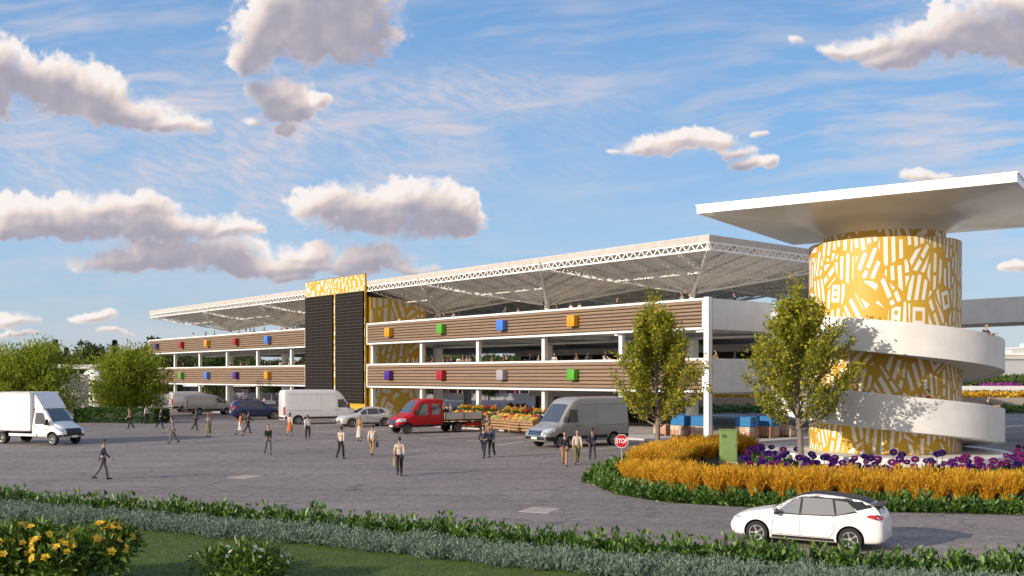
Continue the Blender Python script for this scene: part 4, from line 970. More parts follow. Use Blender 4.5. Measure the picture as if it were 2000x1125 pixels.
def body_mesh(name, keys, mats, n=46, wheels=(), er=.10, crown=.03):
    S = catmull(keys, n); mb = MB(); vs = []; k = None
    for x, zb, zt, w, belt, wr in S:
        h = section(zb, zt, max(w, .05), min(belt, zt-.03), max(wr, .04), crown, min(er, (zt-zb)*.25)); ring = [(x, y, z) for y, z in h] + [(x, -y, z) for y, z in h[-2:0:-1]]
        k = len(ring); vs += ring
    fs = [(i*k+j, (i+1)*k+j, (i+1)*k+(j+1) % k, i*k+(j+1) % k) for i in range(len(S)-1) for j in range(k)]
    fs += [tuple(range(k)), tuple(range((len(S)-1)*k+k-1, (len(S)-1)*k-1, -1))]; mb.add(vs, fs)
    me = mb.mesh(name, mats)
    bm = bmesh.new(); bm.from_mesh(me); bmesh.ops.recalc_face_normals(bm, faces=bm.faces); bm.to_mesh(me); bm.free()
    tree_ = BVHTree.FromPolygons([v.co.copy() for v in me.vertices], [tuple(p.vertices) for p in me.polygons])
    if wheels:
        ob = bpy.data.objects.new('tmp_body', me); COL.objects.link(ob); cuts = []
        for (x, r, w0, w1) in wheels:
            for s in (1, -1):
                c = MB(); c.lathe([(r, w0), (r, w1)] if s < 0 else [(r, -w1), (r, -w0)], 28, c=(x, 0, r*.86), axis='y'); cm = c.mesh('tmp_cut', [M_GAP]); b2 = bmesh.new(); b2.from_mesh(cm); bmesh.ops.recalc_face_normals(b2, faces=b2.faces); b2.to_mesh(cm); b2.free()
                co = bpy.data.objects.new('tmp_cut', cm); COL.objects.link(co); cuts.append(co)
                mod = ob.modifiers.new('b', 'BOOLEAN'); mod.object = co; mod.operation = 'DIFFERENCE'; mod.solver = 'EXACT'
                try: mod.material_mode = 'TRANSFER'
                except Exception: pass
        dg = bpy.context.evaluated_depsgraph_get(); me2 = bpy.data.meshes.new_from_object(ob.evaluated_get(dg)); me2.name = name
        for c in cuts: bpy.data.objects.remove(c)
        bpy.data.objects.remove(ob); me = me2
    me.polygons.foreach_set('use_smooth', [True]*len(me.polygons)); me.set_sharp_from_angle(angle=R(38)); me.update()
    return me, tree_
AX = {'L': (Vector((0, 1, 0)), 0, 2), 'R': (Vector((0, -1, 0)), 0, 2), 'F': (Vector((1, 0, 0)), 1, 2), 'B': (Vector((-1, 0, 0)), 1, 2), 'T': (Vector((0, 0, 1)), 0, 1)}
def patch(mb, bvh, polys, ax, off=.006, step=.10, mi=0):
    """lay convex 2D outlines onto the body as seen along one axis; off is how proud of it they sit"""
    d, i0, i1 = AX[ax]
    for poly in polys:
        x0 = min(p[0] for p in poly); x1 = max(p[0] for p in poly); y0 = min(p[1] for p in poly); y1 = max(p[1] for p in poly)
        nx = max(1, math.ceil((x1-x0)/step)); ny = max(1, math.ceil((y1-y0)/step))
        for i in range(nx):
            for j in range(ny):
                a, b = x0+(x1-x0)*i/nx, x0+(x1-x0)*(i+1)/nx; c, e = y0+(y1-y0)*j/ny, y0+(y1-y0)*(j+1)/ny
                q = poly
                for nn in ((1, 0, b), (-1, 0, -a), (0, 1, e), (0, -1, -c)):
                    q = clip(q, *nn)
                    if len(q) < 3: break
                if len(q) < 3: continue
                vs = []
                for (u, v) in q:
                    o = d*10; o[i0] += u; o[i1] += v; h = bvh.ray_cast(o, -d, 20)
                    if h[0] is None: vs = None; break
                    vs.append(h[0]+d*off*.6+h[1]*(off*.6 if h[1].dot(d) > 0 else -off*.6))
                if not vs: continue
                if (vs[1]-vs[0]).cross(vs[2]-vs[0]).dot(d) < 0: vs = vs[::-1]
                mb.add(vs, [tuple(range(len(vs)))], mi)
def both(mb, bvh, polys, **k): patch(mb, bvh, polys, 'L', **k); patch(mb, bvh, polys, 'R', **k)
def sides(name, m, root, bvh, polys, **k):
    for ax in 'LR':
        for p in polys:
            g = MB(); patch(g, bvh, [p], ax, **k)
            if g.v: g.build(name, m, root, smooth=True)
def line2(a, b, w=.012):
    dx, dy = b[0]-a[0], b[1]-a[1]; l = math.hypot(dx, dy); nx, ny = -dy/l*w/2, dx/l*w/2
    return [(a[0]-nx, a[1]-ny), (b[0]-nx, b[1]-ny), (b[0]+nx, b[1]+ny), (a[0]+nx, a[1]+ny)]
def wheel(root, x, y, r, w, spokes=5, rimm=None, rr=.66):
    s = 1 if y > 0 else -1; mb = MB(); h = w/2
    mb.lathe([(r*.62, -h), (r*.9, -h), (r*.985, -h*.72), (r, -h*.35), (r, h*.35), (r*.985, h*.72), (r*.9, h), (r*.62, h)], 30, axis='y', cap=False)
    o = mb.build('wheel', M_TYRE, root, smooth=True, loc=(x, y, r))
    mb = MB(); f = -s*h  # lathe along y goes to minus h, so the outer face is at -h*s in that frame
    mb.lathe([(r*rr, f*.96), (r*rr*.9, f*.80), (.001, f*.50)], 30, 1, axis='y', cap=False)
    mb.lathe([(r*.13, f*.5), (r*.13, f*.86), (0.0001, f*.90)], 12, 0, axis='y')
    for k in range(spokes):
        a = 2*math.pi*k/spokes; c, q = math.cos(a), math.sin(a); y0 = -f*.84
        p = [(c*r*.1-q*r*.06, q*r*.1+c*r*.06), (c*r*rr*.97-q*r*.085, q*r*rr*.97+c*r*.085), (c*r*rr*.97+q*r*.085, q*r*rr*.97-c*r*.085), (c*r*.1+q*r*.06, q*r*.1-c*r*.06)]
        mb.add([(u, y0, v) for u, v in p]+[(u, y0*.8, v) for u, v in p], [(0, 1, 2, 3), (3, 2, 1, 0), (0, 4, 5, 1), (1, 5, 6, 2), (2, 6, 7, 3), (3, 7, 4, 0)], 0)
    mb.lathe([(r*rr*.99, f*.94), (r*rr*1.0, f*1.02), (r*rr*.93, f*1.0), (r*rr*.90, f*.80)], 30, 0, axis='y', cap=False)
    mb.build('rim', [rimm or M_RIM, M_GAP], o, smooth=True)
def mirror(root, p, m=None, sz=(.12, .22, .16)):
    s = 1 if p[1] > 0 else -1; mb = MB(); mb.cbox((p[0], p[1]+s*sz[1]*.5, p[2]), sz, 0, bev=.04); mb.bar((p[0], p[1]-s*.06, p[2]-.03), (p[0], p[1]+s*.06, p[2]), .03)
    mb.cbox((p[0]-sz[0]/2-.002, p[1]+s*sz[1]*.5, p[2]), (.006, sz[1]*.8, sz[2]*.78), 1); mb.build('wing_mirror', [m or M_BLACK, M_CHROME], root, smooth=True)
def handles(root, pts, m):
    for x, y, z in pts:
        mb = MB(); mb.cbox((x, y, z), (.19, .035, .035), bev=.012); mb.build('door_handle', m, root, smooth=True)
def paint(name, c, rough=.28, metal=0.0): return mat(name, c, rough, metal, var=.03, vscale=1.5, coat=.35)
def plate(root, x, z, s=1):
    mb = MB(); mb.cbox((x, 0, z), (.012, .46, .12), bev=.005); mb.build('number_plate', M_MARK, root)

def hatchback(name, loc, rz, label, P, glass=None, scale=1.0, dark_roof=False, suv=False, group=None, rimm=None):
    root = empty(name, loc, rz, label, 'car', group); GL = glass or M_GLASS
    if suv: wb, r, keys = 1.38, .37, [[-2.32,.45,.78,.60,.70,.50],[-2.30,.34,1.05,.80,.95,.66],[-2.2,.30,1.35,.89,1.05,.64],[-2.02,.28,1.60,.92,1.06,.61],[-1.7,.26,1.70,.93,1.05,.60],[-1.0,.25,1.74,.935,1.04,.62],[-.3,.25,1.74,.935,1.03,.62],[.25,.25,1.66,.935,1.02,.61],[.7,.25,1.36,.93,1.02,.66],[1.0,.25,1.14,.93,1.00,.76],[1.5,.25,1.08,.92,.95,.78],[1.95,.26,1.00,.89,.9,.74],[2.2,.30,.90,.82,.8,.66],[2.32,.38,.74,.62,.68,.5]]
    else: wb, r, keys = 1.35, .335, [[-2.24,.42,.66,.56,.60,.48],[-2.22,.30,.92,.74,.82,.62],[-2.12,.24,1.10,.83,.98,.60],[-1.95,.22,1.28,.87,1.00,.57],[-1.6,.20,1.43,.89,.99,.55],[-1.0,.18,1.52,.895,.96,.57],[-.3,.18,1.55,.895,.93,.58],[.15,.18,1.47,.895,.92,.58],[.62,.18,1.24,.895,.92,.64],[1.0,.18,1.05,.89,.91,.74],[1.4,.18,.98,.88,.88,.76],[1.8,.20,.89,.85,.80,.72],[2.1,.22,.77,.76,.70,.60],[2.24,.32,.60,.58,.55,.46]]
    me, bvh = body_mesh('body', keys, [P], wheels=((wb, r*1.17, .60, 1.2), (-wb, r*1.17, .60, 1.2)))
    link('body', me, root); b = 1.04 if suv else .95; top = 1.62 if suv else 1.43
    g = MB()
    f0 = [(.10, b+.02), (.83, b+.03), (.28, top-.07), (.10, top-.01)] if not suv else [(.12, b+.02), (.80, b+.03), (.40, top-.10), (.12, top)]
    r0 = [(-.92, b+.05), (.03, b+.02), (.03, top), (-.80, top)] if not suv else [(-.90, b+.03), (.05, b+.02), (.05, top), (-.90, top+.01)]
    q0 = [(-1.50, b+.19), (-.98, b+.06), (-.88, top-.03), (-1.22, top-.06)] if not suv else [(-1.75, b+.12), (-.97, b+.04), (-.97, top), (-1.62, top-.05)]
    def grow(p, k=.035):
        cx = sum(v[0] for v in p)/len(p); cz = sum(v[1] for v in p)/len(p); return [(cx+(x-cx)*(1+k/max(.12, abs(x-cx))), cz+(z-cz)*(1+k/max(.08, abs(z-cz)))) for x, z in p]
    if dark_roof: sides('window_surround', M_BLACK, root, bvh, [grow(q) for q in (f0, r0, q0)], off=.004)
    sides('side_window', GL, root, bvh, [f0, r0, q0], off=.008)
    g = MB(); patch(g, bvh, [[(.93, -.66), (.93, .66), (.30, .52), (.30, -.52)]] if not suv else [[(.95, -.68), (.95, .68), (.42, .54), (.42, -.54)]], 'T', off=.008); g.build('windscreen', GL, root, smooth=True)
    g = MB(); zt = 1.36 if not suv else 1.56; zl = 1.06 if not suv else 1.14; patch(g, bvh, [[(-.56, zl), (.56, zl), (.47, zt), (-.47, zt)]], 'B', off=.008); g.build('rear_window', GL, root, smooth=True)
    if dark_roof:
        g = MB(); patch(g, bvh, [[(.30, -.60), (.30, .60), (-1.95, .60), (-1.95, -.60)]], 'T', off=.004, step=.12); both(g, bvh, [[(-1.52, b+.20), (-1.22, top-.05), (-1.70, top-.03), (-2.02, b+.34)], [(.90, b+.06), (.95, b+.10), (.30, top+.0), (.26, top-.07)], [(.28, top-.07), (.28, top+.08), (-.80, top+.10), (-.80, top+.0)], [(-.80, top), (-.80, top+.1), (-1.8, top-.02), (-1.22, top-.05)]], off=.005)
        g.build('roof_panel', M_BLACK, root, smooth=True)
        mb = MB(); mb.cbox((-2.02, 0, 1.315), (.34, 1.06, .035), bev=.015); mb.build('spoiler', M_BLACK, root, smooth=True)
    if suv:
        for s in (1, -1):
            mb = MB(); mb.tube([(.25, s*.60, 1.69), (.1, s*.60, 1.775), (-1.6, s*.58, 1.775), (-1.8, s*.58, 1.70)], .02, 6); mb.build('roof_rail', M_BLACK, root, smooth=True)
    # lamps
    for s in (1, -1):
        g = MB(); patch(g, bvh, [[(s*.44, .70 if not suv else .80), (s*.74, .72 if not suv else .84), (s*.74, .80 if not suv else .93), (s*.50, .80 if not suv else .92)]], 'F', off=.010, step=.05); patch(g, bvh, [[(1.72, .74 if not suv else .84), (2.08, .70 if not suv else .80), (2.02, .78 if not suv else .88), (1.62, .82 if not suv else .93)]], 'L' if s > 0 else 'R', off=.010, step=.06)
        if g.v: g.build('headlight', M_LAMP, root, smooth=True)
        g = MB(); zz = .93 if not suv else 1.0; patch(g, bvh, [[(s*.46, zz), (s*.78, zz), (s*.76, zz+.11), (s*.52, zz+.10)]], 'B', off=.010, step=.05); patch(g, bvh, [[(-2.17, zz-.02), (-1.78, zz+.07), (-1.86, zz+.13), (-2.12, zz+.12)] if not suv else [(-2.25, zz-.02), (-2.0, zz+.02), (-2.02, zz+.26), (-2.2, zz+.22)]], 'L' if s > 0 else 'R', off=.010, step=.05)
        if g.v: g.build('tail_light', M_RED, root, smooth=True)
        mirror(root, (.72, s*.88, b+.06), P if not dark_roof else M_BLACK)
    g = MB(); patch(g, bvh, [[(-.62, .34), (.62, .34), (.50, .56), (-.50, .56)]] if not suv else [[(-.5, .42), (.5, .42), (.46, .76), (-.46, .76)]], 'F', off=.008, step=.06); g.build('grille', M_BLACK, root, smooth=True)
    g = MB(); z0 = .24 if not suv else .30; sides('sill', M_BLACK if suv else M_GAP, root, bvh, [[(-.90, z0), (.90, z0), (.90, z0+.08), (-.90, z0+.08)]], off=.008, step=.15)
    g = MB(); both(g, bvh, [line2((.06, .34), (.07, b)), line2((.90, .36), (.84, b)), line2((-.92, .55), (-.86, b+.02)), line2((-.78, .34), (-.92, .55)), line2((.06, .34), (.90, .36)), line2((.06, .34), (-.78, .34))], off=.003, step=.1); g.build('door_seam', M_GAP, root)
    handles(root, [(x, s*(.885 if not suv else .925), b-.13) for x in (.22, -.70) for s in (1, -1)], P)
    plate(root, -2.245 if not suv else -2.325, .60 if not suv else .72); plate(root, 2.25 if not suv else 2.33, .50 if not suv else .55)
    for x in (wb, -wb):
        for s in (1, -1): wheel(root, x, s*.79 if not suv else s*.82, r, .21, 5, rimm)
    root.scale = (scale,)*3; return root

def panel_van(name, loc, rz, label, P, L=5.9, H=2.62, W=2.03, scale=1.0, glazed_rear=False, group=None, low=False):
    root = empty(name, loc, rz, label, 'van', group); h = L/2; w = W/2; r = .35 if not low else .33; wb = h-1.02; rb = -h+1.15
    b = 1.28 if not low else 1.15; hc = 1.22 if not low else 1.10
    keys = [[-h,.42,H*.80,w*.88,b,w*.70],[-h+.03,.36,H-.16,w*.95,b,w*.78],[-h+.16,.33,H-.03,w*.985,b,w*.82],[-h+.6,.33,H,w,b,w*.84],[-.5,.32,H,w,b,w*.84],[h-2.5,.32,H-.01,w,b,w*.84],[h-2.02,.32,H-.14,w,b,w*.83],[h-1.62,.32,H*.80,w*.995,b,w*.83],[h-1.2,.32,hc+.32,w*.99,b-.02,w*.82],[h-.95,.32,hc+.06,w*.98,hc-.02,w*.82],[h-.62,.32,hc-.06,w*.96,hc-.14,w*.78],[h-.25,.32,hc-.20,w*.92,hc-.32,w*.72],[h-.06,.36,hc-.38,w*.82,hc-.5,w*.62],[h,.44,hc-.55,w*.66,hc-.66,w*.5]]
    me, bvh = body_mesh('body', keys, [P], n=52, wheels=((wb, r*1.2, w-.32, w+.3), (rb, r*1.2, w-.32, w+.3)), er=.16)
    link('body', me, root)
    sides('side_window', M_PALEG, root, bvh, [[(h-2.16, b+.05), (h-1.22, b+.05), (h-1.66, b+.72 if not low else b+.5), (h-2.16, b+.72 if not low else b+.5)]], off=.008)
    g = MB(); x1, x0 = h-1.0, h-1.76; patch(g, bvh, [[(x1, -w*.76), (x1, w*.76), (x0, w*.66), (x0, -w*.66)]], 'T', off=.008); g.build('windscreen', M_PALEG, root, smooth=True)
    g = MB()
    for s in (1, -1): patch(g, bvh, [[(s*.06, b+.18), (s*w*.70, b+.18), (s*w*.66, b+.75 if not low else b+.42), (s*.06, b+.75 if not low else b+.42)]], 'B', off=.008)
    if glazed_rear: g.build('rear_window', M_GLASS, root, smooth=True)
    for s in (1, -1):
        g = MB(); patch(g, bvh, [[(s*w*.52, hc-.40), (s*w*.80, hc-.38), (s*w*.84, hc-.16), (s*w*.66, hc-.20)]], 'F', off=.012, step=.05); patch(g, bvh, [[(h-.66, hc-.34), (h-.14, hc-.42), (h-.24, hc-.24), (h-.62, hc-.16)]], 'L' if s > 0 else 'R', off=.012, step=.06); g.build('headlight', M_LAMP, root, smooth=True)
        g = MB(); patch(g, bvh, [[(s*w*.80, .80), (s*w*.94, .80), (s*w*.92, 1.42), (s*w*.80, 1.42)]], 'B', off=.012, step=.08); patch(g, bvh, [[(-h+.03, .80), (-h+.10, .80), (-h+.10, 1.42), (-h+.03, 1.42)]], 'L' if s > 0 else 'R', off=.012, step=.08); g.build('tail_light', M_RED, root, smooth=True)
        mirror(root, (h-1.30, s*w*.98, b+.20), M_BLACK, (.14, .24, .32))
    g = MB(); patch(g, bvh, [[(-w*.50, hc-.56), (w*.50, hc-.56), (w*.54, hc-.30), (-w*.54, hc-.30)]], 'F', off=.008, step=.06); g.build('grille', M_BLACK, root, smooth=True)
    mb = MB()
    for k in range(3):
        z = hc-.52+.09*k; g2 = MB(); patch(g2, bvh, [[(-w*.50, z-.015), (w*.50, z-.015), (w*.50, z+.015), (-w*.50, z+.015)]], 'F', off=.03, step=.1); mb.v, mb.f, mb.m = (g2.v, g2.f, g2.m) if not mb.v else (mb.v+g2.v, mb.f+[tuple(i+len(mb.v) for i in f) for f in g2.f], mb.m+g2.m)
    if mb.v: mb.build('grille_bar', M_CHROME, root)
    # dark bumpers and the rubbing strip along the flanks
    g = MB(); patch(g, bvh, [[(-w*.86, .44), (w*.86, .44), (w*.86, .62), (-w*.86, .62)]], 'F', off=.012, step=.1); both(g, bvh, [[(h-.62, .38), (h-.03, .44), (h-.03, .62), (h-.62, .60)]], off=.012, step=.08); g.build('front_bumper', M_BLACK, root, smooth=True)
    sides('side_cladding', M_BLACK, root, bvh, [[(rb+r*1.35, .34), (wb-r*1.35, .34), (wb-r*1.35, .62), (rb+r*1.35, .62)], [(-h+.05, .38), (rb-r*1.3, .36), (rb-r*1.3, .64), (-h+.05, .64)]], off=.012, step=.15)
    g = MB(); patch(g, bvh, [[(-w*.9, .44), (w*.9, .44), (w*.9, .60), (-w*.9, .60)]], 'B', off=.03, step=.15); g.build('rear_bumper', M_BLACK, root, smooth=True)
    g = MB(); zt = H-.42; both(g, bvh, [line2((h-2.22, .66), (h-2.22, zt)), line2((h-1.12, .66), (h-1.16, b)), line2((h-3.5, .66), (h-3.5, zt)), line2((h-3.5, b-.14), (-h+.3, b-.14), .02), line2((h-2.3, zt+.06), (-h+.3, zt+.06), .015)], off=.003, step=.12); patch(g, bvh, [line2((0, .62), (0, H-.3))], 'B', off=.004, step=.2); g.build('door_seam', M_GAP, root)
    handles(root, [(x, s*w*.995, b-.12) for x in (h-2.08, h-2.4) for s in (1, -1)], M_BLACK)
    plate(root, h+.012, .53); plate(root, -h-.02, .70)
    for x in (wb, rb):
        for s in (1, -1): wheel(root, x, s*(w-.16), r, .23, 6, M_RIM)
    root.scale = (scale,)*3; return root

def crew_truck(loc, rz, scale):
    root = empty('crew_cab_truck', loc, rz, 'red crew cab pickup truck with a grey dropside bed parked by the stalls', 'truck'); P = mat('red_truck_paint', (0.40, 0.005, 0.010), .3, var=.03, coat=.12, spec=.3); w = .99; r = .34; wb = 2.05; rb = -1.75
    keys = [[-.62,.50,2.16,w*.96,1.2,w*.82],[-.60,.46,2.26,w*.985,1.2,w*.84],[-.45,.44,2.30,w,1.2,w*.85],[.3,.42,2.31,w,1.2,w*.85],[.85,.42,2.28,w,1.2,w*.84],[1.22,.42,2.08,w,1.2,w*.84],[1.62,.42,1.62,w*.99,1.2,w*.83],[1.86,.42,1.32,w*.98,1.18,w*.82],[2.15,.42,1.19,w*.97,1.08,w*.79],[2.5,.42,1.08,w*.93,.95,w*.73],[2.72,.44,.88,w*.84,.8,w*.62],[2.80,.5,.68,w*.66,.62,w*.5]]
    me, bvh = body_mesh('cab', keys, [P], n=46, wheels=((wb, r*1.22, w-.32, w+.3),), er=.13); link('cab', me, root); b = 1.24
    sides('side_window', M_PALEG, root, bvh, [[(.52, b), (1.52, b), (1.12, 1.98), (.52, 1.98)], [(-.42, b+.02), (.22, b+.02), (.22, 1.98), (-.42, 1.98)]], off=.008)
    g = MB(); patch(g, bvh, [[(1.83, -.76), (1.83, .76), (1.10, .66), (1.10, -.66)]], 'T', off=.008); g.build('windscreen', M_PALEG, root, smooth=True)
    for s in (1, -1):
        g = MB(); patch(g, bvh, [[(s*.54, .80), (s*.82, .82), (s*.84, 1.04), (s*.62, 1.0)]], 'F', off=.012, step=.05); patch(g, bvh, [[(2.15, .86), (2.66, .80), (2.56, 1.0), (2.2, 1.06)]], 'L' if s > 0 else 'R', off=.012, step=.06); g.build('headlight', M_LAMP, root, smooth=True); mirror(root, (1.60, s*.97, b+.18), M_BLACK, (.13, .24, .34))
        mb = MB(); mb.cbox((-3.62, s*.72, .62), (.05, .34, .13), bev=.015); mb.build('tail_light', M_RED, root)
    g = MB(); patch(g, bvh, [[(-.50, .66), (.50, .66), (.52, .92), (-.52, .92)]], 'F', off=.008, step=.06); g.build('grille', M_BLACK, root, smooth=True)
    for z in (.72, .79, .86):
        g = MB(); patch(g, bvh, [[(-.5, z-.014), (.5, z-.014), (.5, z+.014), (-.5, z+.014)]], 'F', off=.03, step=.1); g.build('grille_bar', M_CHROME, root)
    g = MB(); patch(g, bvh, [[(-.86, .46), (.86, .46), (.86, .64), (-.86, .64)]], 'F', off=.014, step=.1); g.build('bumper', M_BLACK, root, smooth=True); sides('bumper_corner', M_BLACK, root, bvh, [[(2.40, .46), (2.78, .5), (2.78, .64), (2.40, .62)], [(-.55, .46), (1.55, .46), (1.55, .60), (-.55, .60)]], off=.012, step=.1)
    g = MB(); both(g, bvh, [line2((.37, .62), (.37, 2.05)), line2((1.60, .62), (1.62, b)), line2((-.50, .62), (-.50, 2.05))], off=.003, step=.12); g.build('door_seam', M_GAP, root); handles(root, [(x, s*.985, 1.08) for x in (.55, -.38) for s in (1, -1)], M_BLACK)
    mb = MB(); mb.box((-3.55, -.42, .50), (-.63, -.30, .66)); mb.box((-3.55, .30, .50), (-.63, .42, .66)); mb.box((-3.56, -.99, .46), (-3.48, .99, .56)); mb.box((-2.6, -.6, .46), (-2.5, .6, .52)); mb.build('chassis', M_BLACK, root)
    for s in (1, -1): mb = MB(); mb.box((-3.6, s*.96-.04, .44), (-2.35, s*.96+.04, .62)); mb.build('side_guard', P, root)
    M = mat('dropside_alloy', (0.50, 0.49, 0.49), .45, .35, var=.1); mb = MB(); x0, x1 = -3.66, -.70
    mb.box((x0, -1.06, .80), (x1, 1.06, .90), 1)
    for k in range(3):
        z = .905+.135*k
        for s in (1, -1): mb.cbox(((x0+x1)/2, s*1.045, z+.065), (x1-x0, .035, .128), 0, bev=.008)
        mb.cbox((x0+.018, 0, z+.065), (.035, 2.04, .128), 0, bev=.008); mb.cbox((x1-.018, 0, z+.065), (.035, 2.04, .128), 0, bev=.008)
    for x in (x0+.03, (x0+x1)/2, x1-.03):
        for s in (1, -1): mb.box((x-.03, s*1.066-.012, .85), (x+.03, s*1.066+.012, 1.33), 1)
    mb.build('dropside_bed', [M, M_BLACK], root)
    mb = MB(); 
    for y in (-.9, .9): mb.bar((x1+.05, y, .9), (x1+.05, y, 2.22), .03)
    for z in (1.5, 1.85, 2.2): mb.bar((x1+.05, -.9, z), (x1+.05, .9, z), .022)
    mb.build('headboard_rack', M_BLACK, root)
    for s in (1, -1): wheel(root, wb, s*.83, r, .22, 6, M_STEEL); wheel(root, rb, s*.80, r, .34, 6, M_STEEL)
    for s in (1, -1): mb = MB(); mb.tube([(rb-.42, s*.80, .45), (rb-.36, s*.80, .66), (rb, s*.80, .77), (rb+.36, s*.80, .66), (rb+.42, s*.80, .45)], .03, 6); mb.build('mudguard', M_BLACK, root)
    plate(root, 2.82, .52); root.scale = (scale,)*3; return root

def box_truck(loc, rz, scale):
    root = empty('box_truck', loc, rz, 'white box truck turning into the yard past the willowy trees', 'truck'); P = paint('white_truck_paint', (0.74, 0.74, 0.75)); w = .99; r = .36; wb = 2.15; rb = -1.85
    keys = [[.55,.50,2.02,w*.94,1.2,w*.80],[.60,.44,2.14,w*.985,1.2,w*.84],[.85,.42,2.20,w,1.2,w*.85],[1.2,.42,2.18,w,1.2,w*.84],[1.52,.42,2.0,w,1.2,w*.84],[1.85,.42,1.60,w*.99,1.2,w*.83],[2.08,.42,1.34,w*.98,1.18,w*.82],[2.35,.42,1.22,w*.97,1.08,w*.79],[2.68,.42,1.06,w*.93,.95,w*.73],[2.86,.44,.88,w*.84,.8,w*.62],[2.94,.5,.68,w*.66,.62,w*.5]]
    me, bvh = body_mesh('cab', keys, [P], n=44, wheels=((wb, r*1.22, w-.32, w+.3),), er=.13); link('cab', me, root); b = 1.24
    sides('side_window', M_PALEG, root, bvh, [[(.80, b), (1.76, b), (1.40, 1.92), (.80, 1.92)]], off=.008)
    g = MB(); patch(g, bvh, [[(2.05, -.76), (2.05, .76), (1.38, .66), (1.38, -.66)]], 'T', off=.008); g.build('windscreen', M_PALEG, root, smooth=True)
    for s in (1, -1):
        g = MB(); patch(g, bvh, [[(s*.54, .80), (s*.82, .82), (s*.84, 1.04), (s*.62, 1.0)]], 'F', off=.012, step=.05); patch(g, bvh, [[(2.35, .88), (2.84, .80), (2.72, 1.0), (2.4, 1.06)]], 'L' if s > 0 else 'R', off=.012, step=.06); g.build('headlight', M_LAMP, root, smooth=True); mirror(root, (1.84, s*.97, b+.12), M_BLACK, (.13, .24, .36))
    g = MB(); patch(g, bvh, [[(-.56, .62), (.56, .62), (.60, .98), (-.60, .98)]], 'F', off=.008, step=.06); g.build('grille', M_BLACK, root, smooth=True)
    g = MB(); patch(g, bvh, [[(-.90, .44), (.90, .44), (.90, .64), (-.90, .64)]], 'F', off=.014, step=.1); g.build('bumper', M_BLACK, root, smooth=True); sides('bumper_corner', M_BLACK, root, bvh, [[(2.54, .46), (2.9, .5), (2.9, .64), (2.54, .62)]], off=.012, step=.1)
    g = MB(); both(g, bvh, [line2((.70, .5), (.70, 2.0)), line2((1.78, .62), (1.84, b)), line2((.7, .95), (1.8, .95))], off=.003, step=.12); g.build('door_seam', M_GAP, root); handles(root, [(.86, s*.985, 1.08) for s in (1, -1)], M_BLACK)
    mb = MB(); mb.cbox((-1.45, 0, 1.98), (4.0, 2.16, 2.30), 0, bev=.05); mb.build('cargo_box', mat('white_box_panel', (0.78, 0.78, 0.79), .35, var=.04, coat=.3), root)
    for s in (1, -1):
        for z in (.84, 3.10): mb = MB(); mb.cbox((-1.45, s*1.085, z), (3.98, .03, .07), bev=.008); mb.build('box_edge_trim', M_STEEL, root)
    # roof air deflector between cab and box
    mb = MB(); pr = [(.52, 2.16), (1.40, 2.16), (1.05, 2.62), (.75, 2.96), (.56, 3.06)]; n = len(pr); w0, w1 = .86, .86
    mb.add([(x, -w0, z) for x, z in pr]+[(x, w1, z) for x, z in pr], [tuple(range(n)), tuple(range(2*n-1, n-1, -1))]+[(i, n+i, n+(i+1) % n, (i+1) % n) for i in range(n)]); mb.build('roof_deflector', P, root, smooth=True)
    mb = MB(); mb.box((-3.4, -.42, .48), (.6, -.30, .66)); mb.box((-3.4, .30, .48), (.6, .42, .66)); mb.box((-3.42, -1.0, .42), (-3.34, 1.0, .54)); mb.build('chassis', M_BLACK, root)
    for s in (1, -1):
        mb = MB(); mb.cbox((-.15, s*1.0, .58), (2.2, .04, .16), bev=.01); mb.build('side_guard', P, root); mb = MB(); mb.cbox((-3.42, s*.8, .62), (.05, .3, .12), bev=.01); mb.build('tail_light', M_RED, root)
        wheel(root, wb, s*.83, r, .22, 6, M_STEEL); wheel(root, rb, s*.82, r, .34, 6, M_STEEL)
    plate(root, 2.96, .50); root.scale = (scale,)*3; return root

HD2 = math.atan2(0.645, 0.764)
def mid(a, b): return (a+b)/2
# foreground car: wheels at the pixels read off the photograph
fa, fb = G(1470, 1061), G(1668, 1078); d = (fa-fb).normalized(); nrm = Vector((d.y, -d.x, 0)); 
if nrm.y < 0: nrm = -nrm
hatchback('electric_car', mid(fa, fb)+nrm*.80, math.atan2(d.y, d.x), 'white hatchback with a black roof driving past the planting bed', paint('white_car_paint', (0.80, 0.79, 0.77)), dark_roof=True, scale=.90, glass=mat('lit_car_glass', (.20, .205, .21), .04, spec=.9, coat=.5))
def rot_at(c, ang): return (c.x, c.y, 0), ang
box_truck(G(20, 868)+Vector((1.35, 1.0, 0)), R(-22), 1.10)
crew_truck(G(808, 847)+D2*.9+Vector((.35, 1.0, 0)), HD2+math.pi+R(-8), 1.17)
panel_van('panel_van', G(1116, 874)+Vector((.45, 1.6, 0)), HD2+math.pi+R(-3), 'silver grey panel van parked nose out behind the stop sign', paint('silver_van_paint', (0.36, 0.345, 0.34), .3, .3), scale=1.2)
panel_van('panel_van', G(620, 829)+Vector((0, 1.8, 0)), HD2+R(-14), 'tall white panel van parked in front of the dark screens', paint('white_van_paint', (0.70, 0.70, 0.71)), L=6.6, H=2.78, scale=1.16)
hatchback('parked_hatchback', G(708, 834)+Vector((0, 1.3, 0)), HD2+math.pi+R(-12), 'pale silver hatchback parked between the white van and red truck', paint('silver_car_paint', (0.55, 0.54, 0.53), .28, .2), scale=1.13)
hatchback('parked_suv', G(494, 820)+Vector((0, 1.5, 0)), HD2+R(-14), 'dark blue sport utility car with roof rails left of the white van', paint('blue_car_paint', (0.022, 0.032, 0.10), .25, .2), scale=1.17, suv=True)
